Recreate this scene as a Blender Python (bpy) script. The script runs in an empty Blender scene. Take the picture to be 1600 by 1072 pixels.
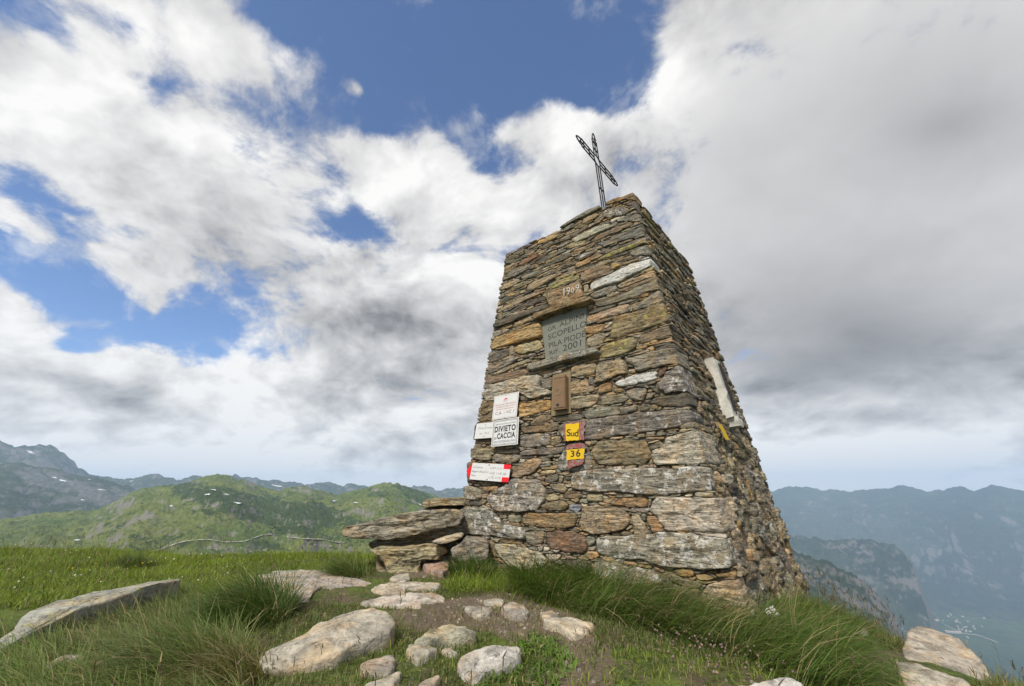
import bpy, math, random
import numpy as np
from mathutils import Vector, Matrix

random.seed(7)
rng = np.random.default_rng(7)
SC = bpy.context.scene
COL = SC.collection

# ------------------------------------------------------------------ camera
F_PX, PITCH, ROLL = 641.88, 0.3584, -0.0032          # focal length in px of a 1600 px wide picture
CAM_Z = 0.5875
cp, sp_, cr, sr = math.cos(PITCH), math.sin(PITCH), math.cos(ROLL), math.sin(ROLL)
_R, _U, _F = np.array([1, 0, 0.]), np.array([0, -sp_, cp]), np.array([0, cp, sp_])
RIGHT, UP, FWD = cr * _R + sr * _U, -sr * _R + cr * _U, _F
CAM = np.array([0, 0, CAM_Z])
cam_data = bpy.data.cameras.new('camera')
cam = bpy.data.objects.new('camera', cam_data)
COL.objects.link(cam)
M = Matrix(((RIGHT[0], UP[0], -FWD[0], 0), (RIGHT[1], UP[1], -FWD[1], 0), (RIGHT[2], UP[2], -FWD[2], CAM_Z), (0, 0, 0, 1)))
cam.matrix_world = M
cam_data.sensor_width = 36
cam_data.lens = F_PX / 1600 * 36
cam_data.clip_start = 0.05
cam_data.clip_end = 200000
SC.camera = cam


def ray(x, y):
    """direction of a point of the photograph (1600 x 1072) seen from the camera's place"""
    x = np.asarray(x, float)
    y = np.asarray(y, float)
    return (x - 800)[..., None] * RIGHT + (536 - y)[..., None] * UP + F_PX * FWD


def on_plane(x, y, p0, n):
    d = ray(x, y)
    k = ((p0 - CAM) @ n) / (d @ n)
    return CAM + d * k[..., None]


def project(P):
    q = np.asarray(P) - CAM
    w = q @ FWD
    return 800 + F_PX * (q @ RIGHT) / w, 536 - F_PX * (q @ UP) / w


def az_el(x, y):
    d = ray(x, y)
    return np.arctan2(d[..., 0], d[..., 1]), np.arctan2(d[..., 2], np.hypot(d[..., 0], d[..., 1]))


# ------------------------------------------------------------------ world: sky and clouds
SUN_EL, SUN_AZ = math.radians(48), math.radians(-155)   # azimuth from +Y towards +X : sun behind the camera, to the left
SUN_DIR = np.array([math.cos(SUN_EL) * math.sin(SUN_AZ), math.cos(SUN_EL) * math.cos(SUN_AZ), math.sin(SUN_EL)])
SKY_STRENGTH = 0.14
world = bpy.data.worlds.new('World')
SC.world = world
world.use_nodes = True
WN, WL = world.node_tree.nodes, world.node_tree.links
WN.clear()


def wn(t, **kw):
    n = WN.new(t)
    for k, v in kw.items():
        setattr(n, k, v)
    return n


def wmath(op, a, b=None, c=None, clamp=False):
    n = wn('ShaderNodeMath', operation=op)
    n.use_clamp = clamp
    for i, v in enumerate((a, b, c)):
        if v is None:
            continue
        if isinstance(v, (int, float)):
            n.inputs[i].default_value = v
        else:
            WL.new(v, n.inputs[i])
    return n.outputs[0]


def wmix(fac, a, b):
    n = wn('ShaderNodeMix', data_type='RGBA')
    for s, v in ((n.inputs[0], fac), (n.inputs[6], a), (n.inputs[7], b)):
        if isinstance(v, (int, float)):
            s.default_value = v
        elif isinstance(v, tuple):
            s.default_value = (*v, 1)
        else:
            WL.new(v, s)
    return n.outputs[2]


tc = wn('ShaderNodeTexCoord').outputs['Generated']


def blob_sum(blobs, base):
    """soft patches of the sky, each (x, y, radius, radius, angle, weight) read off the photograph"""
    acc = None
    for (x, y, rx, ry, ang, w) in blobs:
        c = ray(x, y)
        c = c / np.linalg.norm(c)
        e1 = ray(x + 5 * math.cos(math.radians(ang)), y + 5 * math.sin(math.radians(ang)))
        e1 = e1 / np.linalg.norm(e1) - c
        k1 = np.linalg.norm(e1) / 5
        e1 /= np.linalg.norm(e1)
        e2 = np.cross(c, e1)
        m = wn('ShaderNodeMapping', vector_type='TEXTURE')
        m.inputs['Location'].default_value = c
        m.inputs['Rotation'].default_value = Matrix(np.array([e1, e2, c]).T.tolist()).to_euler('XYZ')
        m.inputs['Scale'].default_value = (rx * k1, ry * k1, max(rx, ry) * k1)
        WL.new(tc, m.inputs['Vector'])
        g = wn('ShaderNodeTexGradient', gradient_type='QUADRATIC_SPHERE')
        WL.new(m.outputs[0], g.inputs[0])
        acc = wmath('MULTIPLY_ADD', g.outputs['Fac'], float(w), acc if acc is not None else float(base))
    return acc


COVER = [  # + cloud, - clear sky
    (650, 50, 340, 190, 8, -1.5), (850, 40, 250, 180, 15, -1.6), (945, 120, 140, 150, 70, -1.4), (470, 10, 190, 90, 15, -1.2),
    (700, 150, 150, 70, 10, -.8), (590, 175, 110, 60, 20, -.8),
    (60, 430, 170, 130, 10, -1.5), (180, 490, 190, 110, 12, -1.5), (300, 500, 120, 90, 15, -1.2), (0, 370, 120, 70, 20, -.8),
    (120, 540, 90, 60, 0, -.9), (550, 350, 90, 90, 60, -.85), (750, 240, 110, 80, 60, -.75), (30, 290, 70, 90, 60, -.5), (130, 170, 110, 60, 20, -.35),
    (50, 20, 120, 60, 30, -.8), (200, 40, 110, 70, 30, -.5), (620, 400, 60, 90, 20, -.4), (450, 50, 60, 90, 20, -.4),
    (1350, 250, 480, 420, 0, 2.2), (1080, 60, 130, 160, 0, .8), (900, 220, 110, 110, -40, .8), (560, 140, 70, 50, 20, .85),
    (1300, 640, 420, 120, 0, 1.2), (1350, 500, 330, 150, 0, 1.6), (1250, 30, 200, 90, 0, 1.2), (250, 270, 330, 160, 35, .9), (640, 300, 160, 110, 20, .3), (60, 130, 150, 140, 0, .4), (330, 60, 130, 110, 50, .5),
    (0, 480, 110, 120, 40, 1.1), (240, 480, 60, 55, 40, .9), (300, 640, 520, 150, 0, 1.2), (1400, 700, 400, 140, 0, 1.0), (700, 520, 300, 160, 20, .8)]
TONE = [   # brighter / greyer cloud
    (350, 250, 420, 240, 25, .20), (880, 210, 150, 120, -45, .25), (100, 170, 230, 180, 0, .10), (700, 320, 230, 200, 30, .10),
    (30, 480, 110, 90, 30, .22), (340, 560, 160, 70, 20, .16), (1050, 110, 120, 160, 0, .16), (620, 640, 160, 70, 0, .12), (280, 740, 130, 60, 0, .15),
    (560, 735, 110, 40, 0, .16), (1400, 690, 360, 110, 0, .42), (1300, 745, 300, 50, 0, .25), (350, 735, 420, 60, 0, .20), (1560, 640, 150, 100, 0, .12), (1260, 730, 170, 70, 0, .16), (820, 430, 150, 130, -30, .12),
    (1340, 520, 760, 380, 5, -.36), (1260, 600, 460, 150, -5, -.24), (1550, 560, 240, 130, 0, -.16), (1480, 200, 520, 360, 0, -.26), (1180, 280, 240, 280, 0, -.12),
    (660, 545, 400, 170, 20, -.32), (440, 640, 300, 70, 5, -.12), (130, 600, 220, 60, 20, -.16), (180, 660, 260, 50, 0, -.08), (700, 690, 170, 70, 0, -.15), (420, 460, 120, 60, 0, -.05),
    (640, 720, 200, 50, 0, -.04), (300, 690, 420, 90, 0, .10), (1450, 640, 300, 80, 0, .14)]
SMOOTH = [(1360, 280, 640, 560, 0, 4.0), (1250, 560, 400, 150, 0, .9)]

sep = wn('ShaderNodeSeparateXYZ')
WL.new(tc, sep.inputs[0])
den = wmath('ADD', wmath('MAXIMUM', sep.outputs['Z'], 0.0), 0.55)
qv = wn('ShaderNodeVectorMath', operation='DIVIDE')
WL.new(tc, qv.inputs[0])
cmb = wn('ShaderNodeCombineXYZ')
for i in range(3):
    WL.new(den, cmb.inputs[i])
WL.new(cmb.outputs[0], qv.inputs[1])


def wnoise(vec, scale, detail, rough, dist=0.0):
    n = wn('ShaderNodeTexNoise')
    n.inputs['Scale'].default_value = scale
    n.inputs['Detail'].default_value = detail
    n.inputs['Roughness'].default_value = rough
    n.inputs['Distortion'].default_value = dist
    WL.new(vec, n.inputs['Vector'])
    return n


warp = wnoise(qv.outputs[0], 2.2, 3, .5)
wv = wn('ShaderNodeVectorMath', operation='MULTIPLY_ADD')
WL.new(warp.outputs['Color'], wv.inputs[0])
wv.inputs[1].default_value = (.22, .22, .22)
WL.new(qv.outputs[0], wv.inputs[2])
n1 = wnoise(wv.outputs[0], 3.1, 8, .58)
off = wn('ShaderNodeVectorMath', operation='ADD')
WL.new(wv.outputs[0], off.inputs[0])
off.inputs[1].default_value = tuple(SUN_DIR * np.array([.06, .06, .09]))
n2 = wnoise(off.outputs[0], 3.1, 5, .55)
n3 = wnoise(wv.outputs[0], 11.0, 5, .64)
vor = wn('ShaderNodeTexVoronoi', feature='F1')
vor.inputs['Scale'].default_value = 5.2
vor.inputs['Detail'].default_value = 3.0
vor.inputs['Roughness'].default_value = .55
wv2 = wn('ShaderNodeVectorMath', operation='MULTIPLY_ADD')
w2 = wnoise(qv.outputs[0], 6.0, 4, .55)
WL.new(w2.outputs['Color'], wv2.inputs[0])
wv2.inputs[1].default_value = (.12, .12, .12)
WL.new(wv.outputs[0], wv2.inputs[2])
WL.new(wv2.outputs[0], vor.inputs['Vector'])
vor.normalize = True
billow = wmath('SUBTRACT', .30, vor.outputs['Distance'])
cover = blob_sum(COVER, .42)
smooth = wmath('MINIMUM', wmath('MAXIMUM', blob_sum(SMOOTH, 0.0), 0.0), 1.0)
low = wmath('SUBTRACT', 1.0, wmath('MULTIPLY', wmath('ABSOLUTE', sep.outputs['Z']), 4.2), clamp=True)
cover = wmath('MULTIPLY_ADD', low, 1.1, cover)
dens = wmath('ADD', cover, wmath('MULTIPLY', wmath('SUBTRACT', n1.outputs['Fac'], .5), 3.0))
dens = wmath('ADD', dens, wmath('MULTIPLY', wmath('SUBTRACT', n3.outputs['Fac'], .5), 1.3))
dens = wmath('MULTIPLY_ADD', billow, 1.1, dens)
mr = wn('ShaderNodeMapRange', interpolation_type='SMOOTHSTEP')
WL.new(dens, mr.inputs['Value'])
mr.inputs['From Min'].default_value = -.10
mr.inputs['From Max'].default_value = .42
alpha = mr.outputs['Result']
wsp = wn('ShaderNodeMapRange', interpolation_type='SMOOTHSTEP')
WL.new(wmath('MULTIPLY_ADD', dens, .10, wmath('MULTIPLY_ADD', n3.outputs['Fac'], .5, wmath('MULTIPLY', w2.outputs['Fac'], .5))), wsp.inputs['Value'])
wsp.inputs['From Min'].default_value = .46
wsp.inputs['From Max'].default_value = .68
alpha = wmath('MAXIMUM', alpha, wmath('MULTIPLY', wsp.outputs['Result'], .55))
relief = wmath('SUBTRACT', n1.outputs['Fac'], n2.outputs['Fac'])
relief = wmath('MULTIPLY', relief, wmath('SUBTRACT', 1.0, wmath('MULTIPLY', smooth, .86)))
tone = blob_sum(TONE, .66)
tone = wmath('MULTIPLY_ADD', relief, 1.9, tone)
puff = wmath('MULTIPLY', wmath('SUBTRACT', n3.outputs['Fac'], .5), wmath('SUBTRACT', .26, wmath('MULTIPLY', smooth, .25)))
tone = wmath('ADD', tone, puff)
tone = wmath('ADD', tone, wmath('MULTIPLY', billow, wmath('ADD', wmath('SUBTRACT', .50, wmath('MULTIPLY', smooth, .46)), wmath('MULTIPLY', low, .5))))
tone = wmath('MULTIPLY_ADD', low, .32, tone)
tone = wmath('MINIMUM', wmath('MAXIMUM', tone, .22), .92)
cw = wn('ShaderNodeCombineColor')
warm = wmath('MULTIPLY_ADD', tone, .06, .94)
WL.new(tone, cw.inputs[0])
WL.new(wmath('MULTIPLY', tone, .985), cw.inputs[1])
WL.new(wmath('MULTIPLY', tone, wmath('MULTIPLY_ADD', tone, -.04, 1.0)), cw.inputs[2])
sky = wn('ShaderNodeTexSky', sky_type='NISHITA')
sky.sun_disc = False
sky.sun_elevation = SUN_EL
sky.sun_rotation = SUN_AZ
sky.altitude = 2000
sky.air_density = 1.0
sky.dust_density = 0.3
sky.ozone_density = 1.6
skym = wn('ShaderNodeVectorMath', operation='SCALE')
WL.new(sky.outputs[0], skym.inputs[0])
skym.inputs['Scale'].default_value = SKY_STRENGTH
skyt = wn('ShaderNodeVectorMath', operation='MULTIPLY')
WL.new(skym.outputs[0], skyt.inputs[0])
skyt.inputs[1].default_value = (.95, 1.05, 1.20)
final = wmix(alpha, skyt.outputs[0], cw.outputs[0])
bg = wn('ShaderNodeBackground')
bg.inputs['Strength'].default_value = 1.0
WL.new(final, bg.inputs['Color'])
wo = wn('ShaderNodeOutputWorld')
WL.new(bg.outputs[0], wo.inputs['Surface'])
world.cycles.sampling_method = 'MANUAL'
world.cycles.sample_map_resolution = 512

# ------------------------------------------------------------------ sun and exposure
sun_data = bpy.data.lights.new('sun', 'SUN')
sun_data.energy = 4.6
sun_data.angle = math.radians(11)
sun_data.color = (1.0, .95, .86)
sun = bpy.data.objects.new('sun', sun_data)
COL.objects.link(sun)
sun.rotation_euler = Vector(SUN_DIR).to_track_quat('Z', 'Y').to_euler()
SC.view_settings.view_transform = 'Standard'
SC.view_settings.look = 'None'
SC.view_settings.gamma = 1
SC.view_settings.exposure = 0.15
SC.view_settings.use_curve_mapping = False
SC.cycles.max_bounces = 6
SC.cycles.diffuse_bounces = 3
SC.cycles.glossy_bounces = 2
SC.cycles.transmission_bounces = 3
SC.cycles.volume_bounces = 1
SC.cycles.transparent_max_bounces = 8
SC.cycles.use_denoising = True


# ------------------------------------------------------------------ helpers: noise
def _hash(ix, iy, iz):
    h = (ix.astype(np.int64) * 374761393 + iy.astype(np.int64) * 668265263 + iz.astype(np.int64) * 2147483647) & 0xFFFFFFFF
    h = ((h ^ (h >> 13)) * 1274126177) & 0xFFFFFFFF
    h = ((h ^ (h >> 16)) * 2246822519) & 0xFFFFFFFF
    return ((h ^ (h >> 15)) & 0xFFFF) / 65535.0


def vnoise(p):
    p = np.asarray(p, float)
    i = np.floor(p)
    f = p - i
    f = f * f * f * (f * (f * 6 - 15) + 10)
    i = i.astype(np.int64)
    x, y, z = i[:, 0], i[:, 1], i[:, 2]
    fx, fy, fz = f[:, 0], f[:, 1], f[:, 2]
    c = [[[_hash(x + a, y + b, z + d) for d in (0, 1)] for b in (0, 1)] for a in (0, 1)]

    def lerp(a, b, t):
        return a + (b - a) * t
    z0 = lerp(lerp(c[0][0][0], c[1][0][0], fx), lerp(c[0][1][0], c[1][1][0], fx), fy)
    z1 = lerp(lerp(c[0][0][1], c[1][0][1], fx), lerp(c[0][1][1], c[1][1][1], fx), fy)
    return lerp(z0, z1, fz)


def fbm(p, octv=4, gain=.5, lac=2.03):
    p = np.asarray(p, float)
    s, a, t = 0, 1.0, 0
    for o in range(octv):
        s = s + a * vnoise(p + 17.3 * o)
        t += a
        a *= gain
        p = p * lac
    return s / t


def ridged(p, octv=5, gain=.55, lac=2.05):
    p = np.asarray(p, float)
    s, a, t = 0, 1.0, 0
    for o in range(octv):
        s = s + a * (1 - np.abs(2 * vnoise(p + 31.7 * o) - 1))
        t += a
        a *= gain
        p = p * lac
    return s / t


# ------------------------------------------------------------------ helpers: objects
def mesh_obj(name, verts, faces, mat=None, parent=None, smooth=False, attrs=None, local=True):
    """faces: list of index lists, or an (n,3)/(n,4) array"""
    verts = np.asarray(verts, float)
    o_loc = np.zeros(3)
    if local and len(verts):
        o_loc = verts.mean(0)
        verts = verts - o_loc
    me = bpy.data.meshes.new(name)
    if isinstance(faces, np.ndarray):
        n, k = faces.shape
        me.vertices.add(len(verts))
        me.vertices.foreach_set('co', verts.astype(np.float32).ravel())
        me.loops.add(n * k)
        me.loops.foreach_set('vertex_index', faces.astype(np.int32).ravel())
        me.polygons.add(n)
        me.polygons.foreach_set('loop_start', np.arange(0, n * k, k, dtype=np.int32))
        me.update(calc_edges=True)
    else:
        me.from_pydata(verts.tolist(), [], [list(f) for f in faces])
    if smooth:
        me.polygons.foreach_set('use_smooth', np.ones(len(me.polygons), bool))
    for k, v in (attrs or {}).items():
        v = np.asarray(v, np.float32)
        if v.ndim == 1:
            v = np.tile(v, (len(verts), 1))
        if v.shape[1] == 3:
            v = np.concatenate([v, np.ones((len(v), 1), np.float32)], 1)
        a = me.color_attributes.new(k, 'FLOAT_COLOR', 'POINT')
        a.data.foreach_set('color', v.astype(np.float32).ravel())
    if mat:
        me.materials.append(mat)
    o = bpy.data.objects.new(name, me)
    COL.objects.link(o)
    o.location = o_loc
    if parent is not None:
        o.parent = parent
        o.location = Vector(o_loc) - parent_world(parent)
    return o


def parent_world(p):
    v = Vector((0, 0, 0))
    while p is not None:
        v += p.location
        p = p.parent
    return v


def tag(o, label=None, cat=None, group=None, kind=None):
    if label:
        o['label'] = label
    if cat:
        o['category'] = cat
    if group:
        o['group'] = group
    if kind:
        o['kind'] = kind
    return o


def thing(name, loc, label, cat, group=None):
    o = bpy.data.objects.new(name, None)
    o.empty_display_size = .1
    COL.objects.link(o)
    o.location = loc
    return tag(o, label, cat, group)


# ------------------------------------------------------------------ helpers: materials
def new_mat(name):
    m = bpy.data.materials.new(name)
    m.use_nodes = True
    nt = m.node_tree
    nt.nodes.clear()
    out = nt.nodes.new('ShaderNodeOutputMaterial')
    b = nt.nodes.new('ShaderNodeBsdfPrincipled')
    nt.links.new(b.outputs[0], out.inputs['Surface'])
    b.inputs['Roughness'].default_value = .85
    b.inputs['Specular IOR Level'].default_value = .25
    return m, nt, b, out


class NB:
    def __init__(s, nt):
        s.nt = nt

    def node(s, t, **kw):
        n = s.nt.nodes.new(t)
        for k, v in kw.items():
            setattr(n, k, v)
        return n

    def put(s, sock, v):
        if isinstance(v, (int, float)):
            sock.default_value = v
        elif isinstance(v, tuple):
            sock.default_value = v if len(v) == len(sock.default_value) else (*v, 1)
        else:
            s.nt.links.new(v, sock)

    def math(s, op, a, b=None, c=None, clamp=False):
        n = s.node('ShaderNodeMath', operation=op)
        n.use_clamp = clamp
        for i, v in enumerate((a, b, c)):
            if v is not None:
                s.put(n.inputs[i], v)
        return n.outputs[0]

    def mix(s, fac, a, b, blend='MIX'):
        n = s.node('ShaderNodeMix', data_type='RGBA', blend_type=blend)
        s.put(n.inputs[0], fac)
        s.put(n.inputs[6], a)
        s.put(n.inputs[7], b)
        return n.outputs[2]

    def noise(s, vec, scale, detail=4, rough=.55, dist=0.0, out='Fac'):
        n = s.node('ShaderNodeTexNoise')
        n.inputs['Scale'].default_value = scale
        n.inputs['Detail'].default_value = detail
        n.inputs['Roughness'].default_value = rough
        n.inputs['Distortion'].default_value = dist
        s.put(n.inputs['Vector'], vec)
        return n.outputs[out]

    def scale(s, vec, v):
        n = s.node('ShaderNodeVectorMath', operation='MULTIPLY')
        s.put(n.inputs[0], vec)
        n.inputs[1].default_value = v
        return n.outputs[0]

    def ramp(s, v, a, b, lo=0.0, hi=1.0):
        n = s.node('ShaderNodeMapRange', interpolation_type='SMOOTHSTEP')
        s.put(n.inputs['Value'], v)
        s.put(n.inputs['From Min'], a)
        s.put(n.inputs['From Max'], b)
        n.inputs['To Min'].default_value = lo
        n.inputs['To Max'].default_value = hi
        return n.outputs['Result']

    def attr(s, name):
        n = s.node('ShaderNodeVertexColor', layer_name=name)
        return n.outputs['Color']

    def sepc(s, c):
        n = s.node('ShaderNodeSeparateColor')
        s.put(n.inputs[0], c)
        return n.outputs

    def bump(s, h, strength, dist, normal=None):
        n = s.node('ShaderNodeBump')
        n.inputs['Strength'].default_value = strength
        n.inputs['Distance'].default_value = dist
        s.put(n.inputs['Height'], h)
        if normal is not None:
            s.put(n.inputs['Normal'], normal)
        return n.outputs[0]


def stone_material(name, strat=(5, 5, 46), ckm=.42, amt=1.0):
    m, nt, b, out = new_mat(name)
    N = NB(nt)
    pos = N.node('ShaderNodeNewGeometry').outputs['Position']
    tone, lich = N.attr('tone'), N.sepc(N.attr('lichen'))
    white, yellow, rnd = lich[0], lich[1], lich[2]
    rv = N.node('ShaderNodeCombineXYZ')
    for i in range(3):
        N.put(rv.inputs[i], N.math('MULTIPLY', rnd, 9.0 + 7 * i))
    av = N.node('ShaderNodeVectorMath', operation='ADD')
    N.put(av.inputs[0], pos)
    N.put(av.inputs[1], rv.outputs[0])
    pr = av.outputs[0]
    st = N.noise(N.scale(pr, strat), 1.0, 7, .68, .6)
    ck = N.noise(N.scale(pr, (strat[0] * .8, strat[1] * .8, strat[2] * .5)), 1.0, 6, .6, 1.2)
    crack = N.ramp(N.math('ABSOLUTE', N.math('SUBTRACT', ck, .5)), .004, .030, ckm, 1.0)
    bl = N.noise(pr, 7, 4, .6)
    gr = N.noise(pr, 150, 3, .7)
    gr2 = N.noise(pr, 45, 4, .65)
    c = N.mix(N.ramp(bl, .42, .68), tone, N.mix(1.0, tone, (1.14, .95, .74), 'MULTIPLY'))
    c = N.mix(N.ramp(N.noise(pr, 4.3, 5, .6, .8), .5, .72, 0, .55), c, N.mix(1.0, c, (.62, .64, .68), 'MULTIPLY'))
    v = N.math('ADD', N.math('MULTIPLY', crack, N.ramp(st, .30, .70, .55, 1.42)), N.math('MULTIPLY', N.math('SUBTRACT', gr, .5), .5))
    v = N.math('ADD', v, N.math('MULTIPLY', N.math('SUBTRACT', gr2, .5), .9))
    vc = N.node('ShaderNodeCombineXYZ')
    for i in range(3):
        N.put(vc.inputs[i], v)
    c = N.mix(1.0, c, vc.outputs[0], 'MULTIPLY')
    # dark lichen, white lichen, yellow-green lichen
    dk = N.noise(pr, 24, 5, .68, .4)
    c = N.mix(N.ramp(dk, .57, .66, 0, .75), c, (.055, .05, .045))
    wl = N.noise(pr, 17, 9, .78, .3)
    th = N.math('MULTIPLY_ADD', white, -.27, .72)
    wm = N.node('ShaderNodeMapRange', interpolation_type='SMOOTHSTEP')
    N.put(wm.inputs['Value'], wl)
    N.put(wm.inputs['From Min'], th)
    N.put(wm.inputs['From Max'], N.math('ADD', th, .05))
    c = N.mix(N.math('MULTIPLY', wm.outputs[0], .85), c, N.mix(gr2, (.40, .385, .35), (.66, .64, .60)))
    yl = N.noise(pr, 17, 5, .6, .2)
    ty = N.math('MULTIPLY_ADD', yellow, -.33, .78)
    ym = N.node('ShaderNodeMapRange', interpolation_type='SMOOTHSTEP')
    N.put(ym.inputs['Value'], yl)
    N.put(ym.inputs['From Min'], ty)
    N.put(ym.inputs['From Max'], N.math('ADD', ty, .08))
    c = N.mix(N.math('MULTIPLY', ym.outputs[0], .8), c, (.33, .32, .07))
    N.put(b.inputs['Base Color'], c)
    h = N.math('ADD', N.math('MULTIPLY', st, .9), N.math('ADD', N.math('MULTIPLY', gr, .22), N.math('MULTIPLY', gr2, .6)))
    N.put(b.inputs['Normal'], N.bump(N.math('ADD', h, N.math('MULTIPLY', crack, .35)), .9, .016))
    b.inputs['Roughness'].default_value = .82
    return m


def plain_mat(name, col, rough=.6, metal=0.0, var=.25, scale=30, bump=.15, dist=.003):
    m, nt, b, out = new_mat(name)
    N = NB(nt)
    pos = N.node('ShaderNodeNewGeometry').outputs['Position']
    n = N.noise(pos, scale, 5, .65)
    d = tuple(x * (1 - var) for x in col)
    l = tuple(min(1, x * (1 + var)) for x in col)
    N.put(b.inputs['Base Color'], N.mix(n, d, l))
    b.inputs['Roughness'].default_value = rough
    b.inputs['Metallic'].default_value = metal
    N.put(b.inputs['Normal'], N.bump(N.noise(pos, scale * 3, 4, .6), bump, dist))
    return m


M_STONE = stone_material('weathered_schist')
M_ROCK = stone_material('pale_gneiss', (9, 9, 16), .86)
M_CORE = plain_mat('dark_earth_mortar', (.145, .122, .09), .95, var=.5, scale=25, bump=.8, dist=.02)
M_MORTAR = plain_mat('lime_mortar', (.30, .25, .18), .95, var=.45, scale=22, bump=.9, dist=.02)
M_WHITE = plain_mat('white_enamel', (.54, .54, .53), .4, var=.16, scale=22, bump=.03)
M_RED = plain_mat('red_enamel', (.62, .012, .02), .35, var=.08, scale=60, bump=.03)
M_BLACK = plain_mat('black_print', (.02, .02, .022), .5, var=.2)
M_GREYPRINT = plain_mat('faded_grey_print', (.20, .21, .23), .6, var=.1)
M_REDPRINT = plain_mat('faded_red_print', (.42, .10, .10), .6, var=.1)
M_MAROON = plain_mat('maroon_print', (.25, .05, .09), .6, var=.1)
M_SLATE = plain_mat('grey_green_slate', (.155, .158, .128), .7, var=.22, scale=14, bump=.2)
M_INCISED = plain_mat('incised_letter_paint', (.032, .032, .03), .9, var=.3)
M_CHALK = plain_mat('white_letter_paint', (.50, .49, .45), .8, var=.2, scale=90)
M_BOX = plain_mat('brown_painted_metal', (.185, .115, .065), .5, .2, var=.3, scale=18, bump=.15)
M_BOXD = plain_mat('tarnished_plate', (.20, .155, .085), .55, .2, var=.3, scale=22)
M_IRON = plain_mat('dark_iron', (.022, .020, .019), .7, 0.0, var=.4, scale=50)
M_YEL = plain_mat('yellow_paint', (.66, .43, .015), .7, var=.22, scale=70, bump=.4, dist=.004)
M_REDP = plain_mat('worn_red_paint', (.27, .085, .075), .85, var=.5, scale=60, bump=.4, dist=.004)


def worn_paint(name, col, keep):
    m, nt, b, out = new_mat(name)
    N = NB(nt)
    pos = N.node('ShaderNodeNewGeometry').outputs['Position']
    n = N.noise(pos, 55, 7, .75)
    g = N.noise(pos, 200, 3, .7)
    c = N.mix(g, tuple(x * .75 for x in col), tuple(min(1, x * 1.2) for x in col))
    c = N.mix(N.ramp(n, keep, keep + .06), c, N.mix(g, (.10, .092, .08), (.34, .32, .28)))
    N.put(b.inputs['Base Color'], c)
    N.put(b.inputs['Normal'], N.bump(N.math('ADD', n, g), .6, .006))
    return m


M_YEL = worn_paint('yellow_paint', (.62, .40, .012), .58)
M_REDP = worn_paint('worn_red_paint', (.25, .065, .06), .50)
M_MARBLE = plain_mat('weathered_white_marble', (.45, .43, .385), .75, var=.55, scale=11, bump=.5, dist=.008)

# ------------------------------------------------------------------ large structure: far land
# valley floor: one sheet out to the horizon
ZV = -1300.0


def land_mat(name, grass, shrub, rock, grass2, sscale, rock_lo=.62, rock_hi=.86, fscale=.05):
    m, nt, b, out = new_mat(name)
    N = NB(nt)
    g = N.node('ShaderNodeNewGeometry')
    pos = g.outputs['Position']
    nz = N.node('ShaderNodeSeparateXYZ')
    N.put(nz.inputs[0], g.outputs['Normal'])
    big = N.noise(pos, sscale * .18, 4, .6, .3)
    med = N.noise(pos, sscale, 9, .72, .3)
    fin = N.noise(pos, fscale, 7, .75)
    c = N.mix(N.ramp(big, .38, .62), grass, grass2)
    c = N.mix(N.ramp(fin, .35, .65, 0, .8), c, N.mix(1.0, c, (.55, .62, .5), 'MULTIPLY'))
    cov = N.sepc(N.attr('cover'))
    sh = N.ramp(N.math('ADD', N.math('ADD', N.math('MULTIPLY', med, .6), N.math('MULTIPLY', fin, .4)), N.math('MULTIPLY', cov[0], .17)), .535, .60)  # red cover thickens the shrub colour: scrub and painted-in cloud shade
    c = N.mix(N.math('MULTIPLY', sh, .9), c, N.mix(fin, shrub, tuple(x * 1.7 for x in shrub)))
    st = N.math('ADD', nz.outputs['Z'], N.math('ADD', N.math('MULTIPLY', N.math('SUBTRACT', fin, .5), .55), N.math('MULTIPLY', N.math('SUBTRACT', med, .5), .9)))
    st = N.math('SUBTRACT', st, N.math('MULTIPLY', cov[1], .24))
    rk = N.ramp(st, rock_lo, rock_hi, 1, 0)
    c = N.mix(rk, c, N.mix(fin, tuple(x * .6 for x in rock), tuple(x * 1.35 for x in rock)))
    N.put(b.inputs['Base Color'], c)
    N.put(b.inputs['Normal'], N.bump(N.math('ADD', N.math('MULTIPLY', med, .9 / sscale), N.math('MULTIPLY', fin, .5 / fscale)), .8, 1.0))
    b.inputs['Roughness'].default_value = .95
    b.inputs['Specular IOR Level'].default_value = .1
    return m


ml = land_mat('valley_woods', (.10, .15, .04), (.028, .05, .018), (.25, .24, .2), (.05, .085, .03), .004, -.2, -.1, .012)
ang = np.linspace(0, 2 * math.pi, 97)[:-1]
rr = np.array([0, 1500, 3000, 5000, 7000, 9000, 11000, 12500, 13800.])
vv = [(0, 0, ZV)]
for r in rr[1:]:
    vv += [(r * math.sin(a), r * math.cos(a), ZV) for a in ang]
ff = [(0, 1 + (i + 1) % 96, 1 + i) for i in range(96)]
for k in range(len(rr) - 2):
    for i in range(96):
        a, b_ = 1 + k * 96 + i, 1 + k * 96 + (i + 1) % 96
        ff.append((a, b_, b_ + 96, a + 96))
o = mesh_obj('valley_floor', vv, ff, ml, smooth=True, attrs={'cover': (.1, 0, 0)}, local=False)
tag(o, kind='structure')

HILLS = {}


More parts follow.
